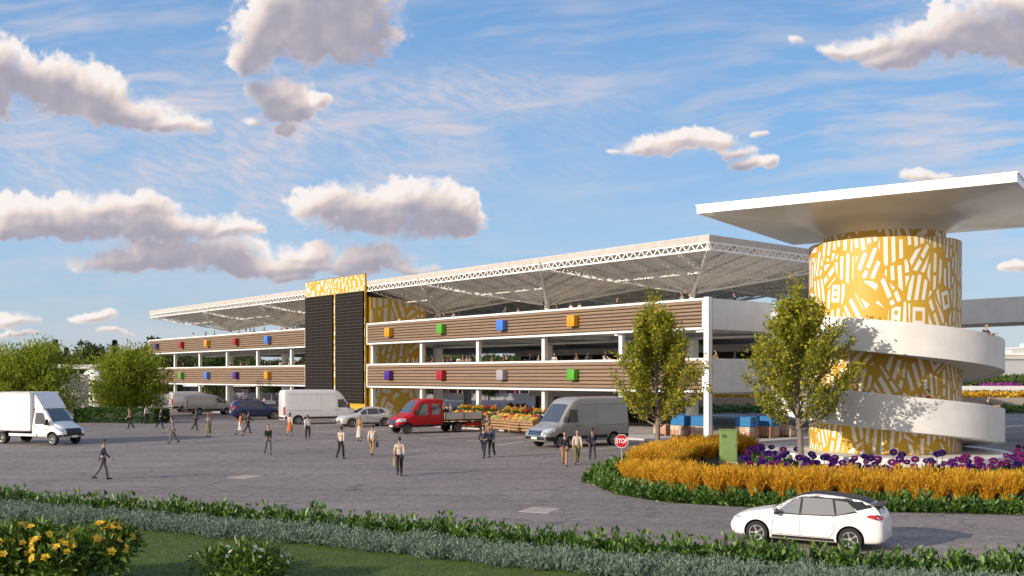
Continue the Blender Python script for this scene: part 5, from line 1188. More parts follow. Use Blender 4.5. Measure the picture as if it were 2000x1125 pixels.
panel_van('compact_van', G(403, 811)+Vector((0, 1.6, 0)), HD2+R(-10), 'small warm grey van between the blue car and the white tailed van', paint('warm_grey_van_paint', (0.40, 0.38, 0.36), .3, .2), L=4.9, H=2.0, W=1.92, scale=1.18, low=True)
panel_van('compact_van', G(362, 808)+Vector((-.5, 5.5, 0)), HD2+R(-10), 'pale grey van at the far left end of the parked row', paint('pale_grey_van_paint', (0.50, 0.48, 0.47), .3, .2), L=5.2, H=2.15, W=1.95, scale=1.2, glazed_rear=True, low=True)
hatchback('parked_hatchback', AT(163, 112), R(10), 'red hatchback parked behind the clipped hedge at the left', paint('red_car_paint', (0.30, 0.01, 0.012)), scale=1.0)
# ------------------------------------------------------------------ people (local +x is forward; 1.72 m tall)
M_PH = mat('cloth_base', (0.3, 0.3, 0.3), .85)
def skin_mesh(name, joints, edges, sub=1):
    """grow one continuous surface over a skeleton: joints {name: (pos, rx, ry)}"""
    ks = list(joints); idx = {k: i for i, k in enumerate(ks)}
    me = bpy.data.meshes.new('tmp'); me.from_pydata([joints[k][0] for k in ks], [(idx[a], idx[b]) for a, b in edges], [])
    ob = bpy.data.objects.new('tmp', me); COL.objects.link(ob); m = ob.modifiers.new('s', 'SKIN'); m.use_smooth_shade = True; m.branch_smoothing = 0.6
    if not me.skin_vertices: me.skin_vertices.new()
    for i, k in enumerate(ks):
        v = me.skin_vertices[0].data[i]; v.radius = (joints[k][1], joints[k][2]); v.use_root = (i == 0)
    s = ob.modifiers.new('d', 'SUBSURF'); s.levels = sub; s.render_levels = sub
    dg = bpy.context.evaluated_depsgraph_get(); out = bpy.data.meshes.new_from_object(ob.evaluated_get(dg)); out.name = name; bpy.data.objects.remove(ob); return out
def V3(*a): return Vector(a)
def pose(kind):
    """joint positions for a pose"""
    J = {}; lean = {'walk1': .05, 'walk2': .04, 'lean': .12}.get(kind, .0)
    J['pelvis'] = V3(0, 0, .93); J['waist'] = V3(lean*.25, 0, 1.08); J['chest'] = V3(lean*.7, 0, 1.28); J['neck'] = V3(lean, 0, 1.455); J['head'] = V3(lean*1.1+.01, 0, 1.56)
    leg = {'walk1': ((R(18), R(6)), (R(-14), R(24))), 'walk2': ((R(-9), R(30)), (R(11), R(4))), 'stand': ((R(1), R(2)), (R(-1), R(2))), 'hold': ((R(3), R(4)), (R(-4), R(4))), 'lean': ((R(2), R(8)), (R(-3), R(3)))}[kind]
    arm = {'walk1': ((R(-22), R(14)), (R(20), R(28))), 'walk2': ((R(16), R(24)), (R(-14), R(12))), 'stand': ((R(2), R(12)), (R(-2), R(12))), 'hold': ((R(14), R(88)), (R(-3), R(14))), 'lean': ((R(38), R(62)), (R(34), R(66)))}[kind]
    for s, (hip, knee), (sh, el) in ((1, leg[0], arm[0]), (-1, leg[1], arm[1])):
        n = 'l' if s > 0 else 'r'; h = V3(0, s*.088, .90); k = h+V3(math.sin(hip), s*.01, -math.cos(hip))*.43; a = k+V3(math.sin(hip-knee), 0, -math.cos(hip-knee))*.42
        J[n+'hip'], J[n+'knee'], J[n+'ank'] = h, k, a
        p = V3(lean*.9, s*.165, 1.405); e = p+V3(math.sin(sh), s*.13, -math.cos(sh))*.29; w = e+V3(math.sin(sh+el), -s*.02, -math.cos(sh+el))*.26; J[n+'sho'], J[n+'elb'], J[n+'wri'] = p, e, w
    low = min(J['lank'].z, J['rank'].z)-.075
    for k in J: J[k] = J[k]-V3(0, 0, low)
    return J
def person_meshes(kind, outfit):
    J = pose(kind); RAD = dict(pelvis=(.135, .105), waist=(.115, .09), chest=(.135, .10), neck=(.056, .058), head=(.052, .055))
    for n in 'lr': RAD.update({n+'hip': (.088, .09), n+'knee': (.056, .058), n+'ank': (.038, .042), n+'sho': (.056, .056), n+'elb': (.040, .040), n+'wri': (.027, .030)})
    spine = [('pelvis', 'waist'), ('waist', 'chest'), ('chest', 'neck'), ('neck', 'head')]
    legs = [e for n in 'lr' for e in (('pelvis', n+'hip'), (n+'hip', n+'knee'), (n+'knee', n+'ank'))]; arms = [e for n in 'lr' for e in (('chest', n+'sho'), (n+'sho', n+'elb'), (n+'elb', n+'wri'))]
    me = skin_mesh('body', {k: (J[k], *RAD[k]) for k in J}, spine+legs+arms)
    mb = MB(); mb.v = [tuple(v.co) for v in me.vertices]; mb.f = [tuple(p.vertices) for p in me.polygons]; mb.m = [0]*len(mb.f); bpy.data.meshes.remove(me)
    hc = J['head']+V3(.012, 0, .085)
    # head: skull narrowing to the chin, brow, nose, mouth, eyes and ears
    nu, nv = 16, 12; vs = []
    for i in range(nv+1):
        b = math.pi*i/nv-math.pi/2
        for k in range(nu):
            a = 2*math.pi*k/nu; x, y, z = math.cos(b)*math.cos(a), math.cos(b)*math.sin(a), math.sin(b); f = 1-.22*max(0, -z)**1.2
            X = .098*x*f+(.012 if z < -.2 and x > .5 else 0); Y = .076*y*f; Zz = .118*z
            if abs(y) < .22 and x > .8 and -.45 < z < .1: X += .017*(1-abs(y)/.22)*(1-abs(z+.2)/.35)
            vs.append(tuple(hc+V3(X, Y, Zz)))
    mb.add(vs, [(i*nu+k, i*nu+(k+1) % nu, (i+1)*nu+(k+1) % nu, (i+1)*nu+k) for i in range(nv) for k in range(nu)], 0)
    for s in (1, -1):
        mb.sphere(tuple(hc+V3(.086, s*.031, .008)), (.010, .015, .008), 1, 6, 4); mb.sphere(tuple(hc+V3(-.005, s*.078, -.01)), (.022, .010, .032), 0, 6, 5)
        mb.cbox(tuple(hc+V3(.089, s*.031, .028)), (.012, .034, .006), 1)
    mb.cbox(tuple(hc+V3(.088, 0, -.058)), (.012, .042, .010), 2, bev=.004)
    # hands: palm, four fingers and a thumb
    for n, s in (('l', 1), ('r', -1)):
        d = (J[n+'wri']-J[n+'elb']).normalized(); side = V3(0, 1, 0); fw = d.cross(side).normalized(); w = J[n+'wri']
        mb.tube([w-d*.02, w+d*.03, w+d*.085], [.027, .036, .034], 8, 0)
        for q, (o, ln) in enumerate(((-.028, .062), (-.010, .074), (.010, .070), (.027, .054))): b = w+d*.08+fw*o; mb.tube([b, b+d*ln*.5-side*s*.006, b+d*ln*.92-side*s*.022], [.0095, .009, .007], 5, 0)
        b = w+d*.03-fw*.03; mb.tube([b, b+d*.032-fw*.018, b+d*.058-fw*.022], [.011, .010, .008], 5, 0)
    out = {'body': mb.mesh('body', [M_PH, mat('eye_dark', (.02, .015, .012), .3), mat('lip', (.26, .10, .09), .5)], True, 60)}
    # hair: a cap over the skull, longer at the nape for some
    mh = MB(); vs = []; fs = []; nu, nv = 16, 8; long_ = outfit in ('skirt', 'dress')
    for i in range(nv+1):
        b = math.pi/2-(math.pi*.64)*i/nv
        for k in range(nu):
            a = 2*math.pi*k/nu; x, y, z = math.cos(b)*math.cos(a), math.cos(b)*math.sin(a), math.sin(b); cut = .35 if x > .45 else -.55
            c_ = cut if x > .2 else -.62; q_ = 1.0 if z > c_ else .86; z = max(z, c_-.06*(z < c_)); vs.append(tuple(hc+V3((.102*x-.004)*q_, .081*y*q_, .122*z+.004)))
    fs = [(i*nu+k, (i+1)*nu+k, (i+1)*nu+(k+1) % nu, i*nu+(k+1) % nu) for i in range(nv) for k in range(nu)]; mh.add(vs, fs)
    if long_: mh.tube([hc+V3(-.06, 0, .03), hc+V3(-.088, 0, -.08), hc+V3(-.085, 0, -.20)], [.075, .07, .035], 10)
    out['hair'] = mh.mesh('hair', M_PH, True)
    g = .016; sl = {k: (J[k], RAD[k][0]+g, RAD[k][1]+g) for k in ('waist', 'chest')}; sl['hem'] = (J['pelvis']+V3(0, 0, .01), .158, .128); sl['col'] = (J['neck']+V3(0, 0, -.02), .066, .066)
    ed = [('waist', 'hem'), ('waist', 'chest'), ('chest', 'col')]
    for n in 'lr':
        sl[n+'sho'] = (J[n+'sho'], .072, .072); sl[n+'elb'] = (J[n+'elb'], .054, .054); ed += [('chest', n+'sho'), (n+'sho', n+'elb')]
        if outfit != 'tee': sl[n+'cuf'] = (J[n+'wri'].lerp(J[n+'elb'], .06), .040, .042); ed += [(n+'elb', n+'cuf')]
    out['shirt'] = skin_mesh('shirt', sl, ed)
    if outfit in ('skirt', 'dress'):
        ms = MB(); z1 = J['waist'].z-.02; z0 = J['pelvis'].z-(.52 if outfit == 'skirt' else .66); rows = 9; nn = 20; vs = []
        for i in range(rows):
            f = i/(rows-1)
            for k in range(nn):
                a = 2*math.pi*k/nn; rr = (.125+.10*f+.012*math.sin(a*7)*f); vs.append((math.cos(a)*rr*(.82+.25*f), math.sin(a)*rr, z1+(z0-z1)*f))
        ms.add(vs, [(i*nn+k, i*nn+(k+1) % nn, (i+1)*nn+(k+1) % nn, (i+1)*nn+k) for i in range(rows-1) for k in range(nn)]); out['skirt'] = ms.mesh('skirt', M_PH, True)
    else:
        tl = {'pelvis': (J['pelvis']+V3(0, 0, .03), .148, .118)}; ed = []
        for n in 'lr': tl.update({n+'hip': (J[n+'hip'], .098, .10), n+'knee': (J[n+'knee'], .074, .076), n+'ank': (J[n+'ank']+V3(0, 0, .01), .060, .064)}); ed += [('pelvis', n+'hip'), (n+'hip', n+'knee'), (n+'knee', n+'ank')]
        out['trousers'] = skin_mesh('trousers', tl, ed)
    for n in 'lr':
        a = J[n+'ank']; m2 = MB(); m2.tube([a+V3(-.06, 0, -.03), a+V3(-.02, 0, -.025), a+V3(.07, 0, -.042), a+V3(.145, 0, -.052), a+V3(.175, 0, -.056)], [.034, .048, .042, .034, .014], 10); 
        m2.v = [(x, y, max(z, a.z-.075)) for x, y, z in m2.v]; out['shoe_'+n] = m2.mesh('shoe', M_PH, True)
    return out
PM = {}
def cloth(c): return mat('cloth_%02x%02x%02x' % tuple(int(min(.999, v)*255) for v in c), c, .85, var=.15, vscale=9)
SKINS = [mat('skin_light', (.46, .27, .19), .5), mat('skin_tan', (.30, .16, .10), .5), mat('skin_brown', (.13, .065, .04), .5)]
HAIRS = [(.035, .022, .015), (.075, .042, .022), (.028, .024, .022), (.18, .11, .055)]
def person(loc, face, kind, outfit, shirt, low, label, shoe=(.02, .02, .022), hair=0, skin=0, s=1.0, group=None):
    if (kind, outfit) not in PM: PM[(kind, outfit)] = person_meshes(kind, outfit)
    root = empty('person', loc, face, label, 'person', group); root.scale = (s, s, s)
    for k, me in PM[(kind, outfit)].items():
        o = link(k.split('_')[0], me, root); m = {'body': SKINS[skin], 'hair': cloth(HAIRS[hair]), 'shirt': cloth(shirt), 'trousers': cloth(low), 'skirt': cloth(low)}.get(k, cloth(shoe))
        o.material_slots[0].link = 'OBJECT' if len(me.materials) else 'DATA'; o.material_slots[0].material = m
    return root
# skin-grown meshes come without a slot: give each one
_pm = person_meshes
def person_meshes(kind, outfit):
    d = _pm(kind, outfit)
    for me in d.values():
        if not me.materials: me.materials.append(M_PH)
    return d
CREAM = (.56, .50, .42); NAVY = (.02, .026, .055); DARK = (.022, .022, .026); GREY = (.14, .14, .15); TAN = (.34, .21, .11); BROWN = (.12, .075, .045); GREEN = (.03, .06, .03); ORANGE = (.50, .14, .04); WHITE = (.62, .60, .58); OLIVE = (.17, .13, .06)
def face_to(deg): return R(deg)
WALK = [  # px, py of the feet, facing, pose, outfit, top, bottom, label, hair, skin
 (200, 937, 20, 'walk1', 'long', NAVY, GREY, 'person in a dark navy jacket walking alone nearest the lawn at left', 0, 0),
 (254, 838, 200, 'walk2', 'long', TAN, DARK, 'person in a tan jacket passing in front of the clipped hedge', 1, 0),
 (286, 828, 160, 'stand', 'long', WHITE, DARK, 'person in a white shirt near the pale grey van', 0, 1),
 (313, 836, 20, 'walk1', 'long', NAVY, DARK, 'person in a black navy coat behind the pale grey van', 0, 0),
 (338, 866, 190, 'walk1', 'long', GREY, GREY, 'person in grey top and grey trousers striding left', 1, 0),
 (382, 840, 10, 'walk2', 'long', GREY, DARK, 'person in a grey jacket and black trousers by the small warm grey van', 0, 1),
 (407, 853, 90, 'stand', 'dress', GREY, OLIVE, 'person in a long olive skirt and grey top', 3, 0),
 (469, 851, 30, 'walk2', 'skirt', ORANGE, WHITE, 'person in an orange red top and white skirt by the blue car', 0, 0),
 (484, 846, 30, 'walk1', 'long', DARK, DARK, 'person all in black beside the one in orange', 0, 1),
 (523, 888, 300, 'walk1', 'long', GREEN, GREY, 'person in a dark green top and grey trousers walking toward the lawn', 1, 0),
 (566, 852, 80, 'walk2', 'skirt', CREAM, ORANGE, 'person in a beige top and orange skirt beside the white van', 1, 0),
 (601, 858, 110, 'walk1', 'long', WHITE, DARK, 'person in a white shirt and black trousers in front of the white van', 0, 0),
 (666, 896, 70, 'walk2', 'long', CREAM, DARK, 'person in a cream shirt and dark trousers in the middle of the yard', 0, 1),
 (702, 862, 270, 'stand', 'dress', TAN, CREAM, 'person in beige standing before the silver hatchback', 3, 0),
 (727, 890, 85, 'walk1', 'long', CREAM, TAN, 'person in a cream top and tan trousers by the red truck', 1, 0),
 (780, 930, 100, 'walk2', 'long', CREAM, DARK, 'person in a cream shirt and black trousers, closest to the hedge in the centre', 0, 0),
 (945, 894, 250, 'walk1', 'long', NAVY, NAVY, 'person in navy with bare hands swinging, left of a strolling pair', 0, 0),
 (960, 893, 255, 'walk2', 'long', (.05, .07, .13), DARK, 'person in a blue black coat, right of a strolling pair', 1, 0),
 (952, 852, 70, 'stand', 'long', (.03, .04, .09), TAN, 'person in a dark blue waistcoat shopping at the first stall', 0, 0),
 (1033, 846, 75, 'hold', 'long', BROWN, DARK, 'person in a brown suit looking over the produce stall', 0, 0),
 (1103, 911, 265, 'walk1', 'long', DARK, TAN, 'person in a black top and tan trousers in front of the silver van', 0, 0),
 (1127, 907, 275, 'walk2', 'long', CREAM, OLIVE, 'person in a beige top and olive trousers in front of the silver van', 1, 0),
 (1157, 898, 95, 'walk1', 'long', NAVY, (.05, .03, .05), 'person in a dark navy top walking beside the silver van', 0, 1),
 (165, 812, 40, 'stand', 'long', WHITE, DARK, 'person in a white top between the white wall and the red hatchback', 0, 0),
 (196, 812, 200, 'hold', 'long', GREY, DARK, 'person in a grey top behind the clipped hedge', 0, 1),
]
for px, py, f, k, of, a, b, lab, h, sk in WALK:
    person(G(px, py), R(f), k, of, a, b, lab, hair=h, skin=sk, s=1.0)
FACE_OUT = math.atan2(-0.645, -0.764)
def crowd(pxs, u, z, label, group, seed):
    r3 = random.Random(seed)
    for i, px in enumerate(pxs):
        uu = u+r3.uniform(-.25, .5); t = t_of(px, uu); dark = r3.random() < .62
        person(W3(t, uu, z), FACE_OUT+r3.choice([0, .5, -.6, 3.1, 1.5]), r3.choice(['lean', 'stand', 'hold']), 'long', r3.choice([NAVY, DARK, GREY]) if dark else r3.choice([WHITE, CREAM, TAN]), DARK,
               label % ('dark' if dark else 'pale'), hair=r3.choice([0, 0, 1, 2]), skin=r3.choice([0, 0, 1, 2]), group=(group % ('dark' if dark else 'pale')), s=1.0+.03*r3.random())
crowd((378, 400, 418, 450, 466, 480, 489, 496, 516, 550, 560, 573, 585), 1.0, FL3, 'person in %s clothes behind the top parapet left of the dark screens', 'people in %s clothes on the left top deck', 1)
crowd((782, 824, 853, 868, 886, 987, 1012, 1088, 1115, 1132, 1203, 1332), 1.2, FL3, 'person in %s clothes behind the top parapet right of the dark screens', 'people in %s clothes on the right top deck', 2)
crowd((358, 382, 450, 458, 471, 482, 518, 528, 546, 558, 565, 576), 1.2, FL2, 'person in %s clothes on the middle floor left of the dark screens', 'people in %s clothes on the left middle floor', 3)
crowd((796, 801, 808, 848, 866, 874, 884, 896, 904, 912, 918, 930, 961, 984, 992, 1039, 1052, 1083, 1126, 1148, 1180), 1.3, FL2, 'person in %s clothes on the middle floor right of the dark screens', 'people in %s clothes on the right middle floor', 4)
crowd((866, 880, 893, 905, 921, 938, 949, 962, 975, 990, 1003, 1018, 1028, 1043, 1058), 3.6, FL1, 'person in %s clothes shopping between the columns behind the stalls', 'people in %s clothes behind the stalls', 5)
crowd((330, 352, 371, 398, 420, 446, 470, 498, 516, 541, 572), 6.0, FL1, 'person in %s clothes under the left wing of the hall', 'people in %s clothes under the left wing', 6)
person(W3(-.0+1.0, 2.2, FL2), FACE_OUT-1.2, 'lean', 'long', TAN, DARK, 'person with dark hair at the end opening of the middle floor', hair=0)
person(W3(.9, 4.2, FL3), FACE_OUT-1.0, 'lean', 'long', DARK, DARK, 'person in black at the end parapet of the top deck', hair=0)
def on_ramp(th, ztop, d, label, shirt, f, hair=0):
    a = R(th); p = TC+VRIGHT*(math.sin(a)*d)+VR*(-math.cos(a)*d); person((p.x, p.y, ztop-1.24), f, 'lean', 'long', shirt, DARK, label, hair=hair)
on_ramp(58, 7.3-4*58/360, RO-.42, 'person with tan face leaning over the upper ramp parapet at right', DARK, R(-60))
on_ramp(385+6, 3.62-31/90*.92, TR+.45, 'person in a red shirt walking up the lower ramp', (.34, .06, .04), R(160))
on_ramp(360+62, 3.62-62/90*.92, RO-.5, 'person in black at the end of the lower ramp', DARK, R(-50))
q = TC+VRIGHT*(-RO+.55)+VR*6.0; person((q.x, q.y, 8.3+.57-1.24), R(200), 'lean', 'long', (.55, .42, .38), DARK, 'person in a pale pink top on the straight leg of the ramp', hair=1)

# bags carried by some of the walkers
def bag(px, py, f, kind, side, col, label):
    J = pose(kind); w = J[side+'wri']; d = (J[side+'wri']-J[side+'elb']).normalized(); h = w+d*.09; M = Matrix.Rotation(R(f), 3, 'Z'); p = G(px, py)+M @ Vector((h.x, h.y, h.z)); mb = MB()
    mb.cbox((0, 0, -.30), (.30, .11, .30), 0, bev=.025)
    for s in (-1, 1): mb.tube([(-.08, s*.045, -.16), (-.06, s*.02, -.04), (0, 0, .0), (.06, s*.02, -.04), (.08, s*.045, -.16)], .009, 5)
    o = mb.build('shopping_bag', cloth(col), None, smooth=True, loc=p); o.rotation_euler = (0, 0, R(f)); tag(o, label, 'bag')
bag(601, 858, 110, 'walk1', 'r', (.30, .05, .04), 'red shopping bag carried by the person before the white van')
bag(780, 930, 100, 'walk2', 'l', (.40, .30, .18), 'tan shopping bag carried by the person closest to the hedge')
bag(523, 888, 300, 'walk1', 'l', (.55, .52, .46), 'cream shopping bag carried by the person in a dark green top')
bag(727, 890, 85, 'walk1', 'r', (.06, .12, .22), 'blue shopping bag carried by the person by the red truck')
# ------------------------------------------------------------------ street furniture, stalls, stacks and the far side
# stop sign
def stop_sign():
    p = G(1214, 934); zc = ZAT(861.5, p.y); root = empty('stop_sign', p, math.atan2(-p.x, p.y)*0-.10, 'red octagonal stop sign on a thin post at the tip of the planting bed', 'stop sign')
    r = 0.315; mb = MB(); mb.tube([(0, .02, 0), (0, .02, zc+.25)], .022, 8); mb.build('post', M_STEEL, root, smooth=True)
    def octo(rr): return [(rr*math.cos(R(22.5+45*k)), rr*math.sin(R(22.5+45*k))) for k in range(8)]
    mb = MB(); o = octo(r); vs = [(x, -.004, zc+y) for x, y in o]+[(x, .0, zc+y) for x, y in o]
    mb.add(vs, [tuple(range(8)), tuple(range(15, 7, -1))]+[(i, 8+i, 8+(i+1) % 8, (i+1) % 8) for i in range(8)], 0)
    i = octo(r*.93); mb.add([(x, -.008, zc+y) for x, y in i], [tuple(range(8))], 1)
    mb.build('sign_plate', [mat('sign_white', (.78, .78, .76), .4), mat('sign_red', (.46, .012, .018), .35, coat=.3)], root)
    cu = bpy.data.curves.new('stop', 'FONT'); cu.body = 'STOP'; cu.size = .27; cu.align_x = 'CENTER'; cu.align_y = 'CENTER'; cu.extrude = .001; cu.offset = .006
    ob = bpy.data.objects.new('tmp', cu); COL.objects.link(ob); me = bpy.data.meshes.new_from_object(ob.evaluated_get(bpy.context.evaluated_depsgraph_get())); bpy.data.objects.remove(ob); me.name = 'sign_text'
    me.materials.clear(); me.materials.append(MATS['sign_white']); t = link('sign_text', me, root, (0, -.012, zc)); t.rotation_euler = (R(90), 0, 0); t.scale = (.78, 1.08, 1)
stop_sign()
# green cabinet
def cabinet():
    p = G(1423, 905); h = ZAT(840, p.y); root = empty('utility_cabinet', p, R(-6), 'pale green metal utility cabinet standing among the golden grass', 'utility cabinet'); M = mat('cabinet_green', (0.20, 0.30, 0.11), .45, var=.12, vscale=2.5)
    mb = MB(); mb.cbox((0, .2, h*.5), (.88, .46, h), bev=.02); mb.build('body', M, root); mb = MB(); mb.cbox((0, .2, h+.02), (.93, .52, .045), bev=.012); mb.build('lid', M, root)
    mb = MB(); mb.cbox((0, -.036, h*.52), (.80, .012, h*.86), bev=.005); mb.build('door', M, root)
    mb = MB(); mb.cbox((.32, -.055, h*.55), (.03, .03, .14), bev=.008); mb.build('handle', M_STEEL, root); mb = MB()
    mb.cbox((0, .2, .03), (.96, .54, .06), bev=.01); mb.build('base', M_SLAB, root)
    mb = MB()
    for k in range(5): mb.cbox((-.22, -.046, h*.78+.035*k), (.24, .01, .016))
    mb.build('vent', M_BLACK, root)
cabinet()
# produce stalls under the hall edge
M_CRATE = mat('stall_timber', (0.36, 0.21, 0.10), .7, var=.3, vscale=3, stretch=(1, 1, 6))
FRU = {'yellow': (.72, .45, .02), 'red': (.42, .02, .015), 'orange': (.66, .22, .015), 'green': (.16, .34, .03), 'purple': (.12, .02, .10), 'lime': (.45, .52, .05)}
def heap(name, root, cx, cy, z, lx, ly, colr, seed, s=.075):
    r3 = random.Random(seed); mb = MB()
    for i in range(46):
        x = r3.uniform(-lx, lx); y = r3.uniform(-ly, ly); hh = max(0, 1-(x/lx)**2*.8-(y/ly)**2*.8)*.16; q = s*r3.uniform(.7, 1.15); mb.sphere((cx+x, cy+y, z+hh+r3.uniform(0, .03)), (q, q, q*.9), 0, 7, 5)
    return mb.build(name, mat('%s_fruit' % colr, FRU[colr], .4, var=.25, vscale=20), root, smooth=True)
def posy(root, cx, cy, z, colr, seed):
    r2 = np.random.RandomState(seed); n = 70; d = r2.normal(0, 1, (n, 3)); d[:, 2] = np.abs(d[:, 2])+.3; d /= np.linalg.norm(d, axis=1, keepdims=True); P = d*r2.uniform(.12, .34, (n, 1))+np.array([cx, cy, z+.08])
    V, Q = leaves(P, d, r2.uniform(.10, .2, n), .8, seed, .3, .5); return V, Q
def stall(c, rz, label, seed):
    r3 = random.Random(seed); root = empty('produce_stall', c, rz, label, 'market stall', None); L2, D2_ = 1.35, .8; mb = MB()
    for x in (-L2, L2):
        for y in (-D2_, D2_): mb.cbox((x, y, .46), (.10, .10, .92), bev=.01)
    mb.build('leg', M_CRATE, root); mb = MB()
    for k in range(3): mb.cbox((0, -D2_-.062, .70-.22*k), (2*L2+.2, .024, .15), bev=.006)
    for k in range(3):
        for s in (-1, 1): mb.cbox((s*(L2+.062), 0, .70-.22*k), (.024, 2*D2_, .15), bev=.006)
    mb.build('slat_front', M_CRATE, root); mb = MB(); mb.cbox((0, 0, .84), (2*L2+.1, 2*D2_+.1, .05), bev=.01); mb.cbox((0, 0, .14), (2*L2-.15, 2*D2_-.2, .04)); mb.build('table_top', M_CRATE, root)
    ry = Matrix.Rotation(rz, 3, 'Z')
    cols = ['yellow', 'red', 'orange', 'lime', 'yellow', 'red', 'green', 'yellow']; r3.shuffle(cols)
    for i in range(4):
        for j in range(2):
            x = -L2+.34+.675*i; y = -.40+.78*j; z = .87+.17*j; kc = cols[(i*2+j) % 8]; w = Vector(c)+ry @ Vector((x, y, z))
            cr = empty('fruit_crate', w, rz, 'slatted wooden crate heaped with %s fruit on a market stall' % kc, 'crate', 'crates of %s fruit on the stalls' % kc); mb = MB()
            for s in (-1, 1):
                for zz in (.06, .16): mb.cbox((0, s*.34, zz), (.62, .018, .08)); mb.cbox((s*.30, 0, zz), (.018, .66, .08))
            mb.cbox((0, 0, .01), (.62, .68, .02)); 
            if j: mb.cbox((0, 0, -.085), (.6, .66, .165))
            mb.build('crate_box', M_CRATE, cr); heap('fruit', cr, 0, 0, .12, .26, .29, kc, seed*31+i*7+j)
    for i in range(3):
        x = -1.0+1.0*i; w = Vector(c)+ry @ Vector((x, .95, 1.02)); kc = r3.choice(['yellow', 'yellow', 'red', 'orange']); b = empty('flower_bucket', w-Vector((0, 0, .0)), rz, 'steel bucket full of %s cut flowers behind a market stall' % kc, 'bucket', 'buckets of %s cut flowers' % kc); mb = MB(); mb.lathe([(.13, -1.02+.14), (.13, .0), (.18, .34), (.17, .34), (.12, .02)], 14); mb.build('bucket', M_STEEL, b, smooth=True)
        V, Q = posy(b, 0, 0, .42, kc, seed*17+i); link('blooms', mesh_np('blooms', V, Q, leafmat('%s_bloom' % kc, [FRU[kc], tuple(v*.7 for v in FRU[kc]), tuple(min(1, v*1.2+.03) for v in FRU[kc])], .25)), b)
        V, Q = posy(b, 0, 0, .26, 'g', seed*19+i); link('greens', mesh_np('greens', V, Q, LM_BUSH), b)
for i, (px, py, lab) in enumerate(((884, 833.5, 'timber produce stall behind the bed of the red truck'), (918, 836, 'timber produce stall behind the tail of the red truck'), (972, 842, 'timber produce stall left of the person in a brown suit'), (1015, 846, 'timber produce stall by the nose of the silver van'), (1068, 847, 'timber produce stall hidden behind the silver van windscreen'))):
    p = G(px, py, FL1)+D2*.9; stall((p.x, p.y, FL1), HALL_ROT, lab, 11+i)
for i, (t, u) in enumerate(((18.6, 5.2), (23.0, 5.4), (27.4, 5.2))):
    p = W3(t, u, FL1); stall((p.x, p.y, FL1), HALL_ROT, ('timber produce stall deep inside the hall, nearest the silver van', 'timber produce stall deep inside the hall, middle of three', 'timber produce stall deep inside the hall, nearest the red truck')[i], 31+i)
# pallet stacks and blue bins at the right end
M_PAL = mat('pallet_wood', (0.36, 0.24, 0.14), .8, var=.3, vscale=4)
CARD = [mat('carton_%d' % i, c, .8, var=.2, vscale=5) for i, c in enumerate(((.46, .30, .19), (.52, .26, .20), (.55, .44, .36), (.40, .22, .13)))]
def pallet_stack(c, rz, label, seed, nx=3, nz=3):
    r3 = random.Random(seed); root = empty('pallet', c, rz, label, 'pallet'); mb = MB()
    for k in range(6): mb.cbox((0, -.5+.2*k, .135), (1.25, .11, .022))
    for x in (-.55, 0, .55): mb.cbox((x, 0, .06), (.10, 1.1, .10)); 
    mb.build('deck', M_PAL, root); M3 = Matrix.Rotation(rz, 3, 'Z')
    for k in range(nz):
        for i in range(nx):
            for j in range(2):
                w, d, h = 1.2/nx*.96, .52, .34; p = Vector(c)+M3 @ Vector((-.6+1.2/nx*(i+.5), -.27+.54*j, .15+h*k+h/2)); mm = r3.randrange(4); bx = MB(); bx.cbox((0, 0, 0), (w, d, h*.98), 0, bev=.006); bx.cbox((0, -d/2-.001, .0), (.05, .004, h*.97), 1); bx.cbox((0, 0, h*.49), (w*.98, .05, .004), 1);
                o = bx.build('carton', [CARD[mm], mat('packing_tape', (.5, .36, .2), .3), M_MARK], None, loc=p); o.rotation_euler = (0, 0, rz+r3.uniform(-.02, .02)); tag(o, 'cardboard carton stacked on a pallet by the end of the market hall', 'carton', 'cartons stacked on pallets')
def blue_bin(c, rz):
    mb = MB(); w, d, h = .60, .42, .34
    for s in (-1, 1): mb.cbox((s*w/2, 0, h/2), (.025, d, h), bev=.006); mb.cbox((0, s*d/2, h/2), (w, .025, h), bev=.006)
    mb.cbox((0, 0, .015), (w, d, .03)); mb.cbox((0, -d/2-.012, h*.9), (w*1.02, .02, .04), bev=.005); mb.cbox((0, d/2+.012, h*.9), (w*1.02, .02, .04), bev=.005)
    for k in range(5): mb.cbox((-w*.4+w*.2*k, -d/2-.014, h*.42), (.02, .012, h*.7))
    o = mb.build('plastic_crate', mat('blue_plastic', (.03, .17, .40), .35, var=.1), None, loc=c); o.rotation_euler = (0, 0, rz); tag(o, 'blue plastic crate stacked on a pallet load beside the corner column', 'crate', 'blue plastic crates')
for i, (t, u, lab) in enumerate(((3.8, 1.6, 'pallet of cartons left of the corner column'), (2.1, 1.8, 'pallet of cartons right behind the corner column'), (-.6, 3.4, 'pallet of cartons outside the end of the hall'), (-.9, 5.4, 'pallet of cartons farther along the end of the hall'), (-1.2, 7.4, 'pallet of cartons nearest the ramp tower'), (5.6, 1.8, 'pallet of cartons behind the rear of the silver van'))):
    c = W3(t, u, FL1); pallet_stack(c, HALL_ROT, lab, i, 3, 2)
    M3 = Matrix.Rotation(HALL_ROT, 3, 'Z')
    for k in range(2 if i in (0, 1, 2, 3) else 0):
        for j in range(2):
            for n_ in range(2): blue_bin(c+M3 @ Vector((-.31+.62*k, -.25+.5*n_, 0.85+.345*j)), HALL_ROT)
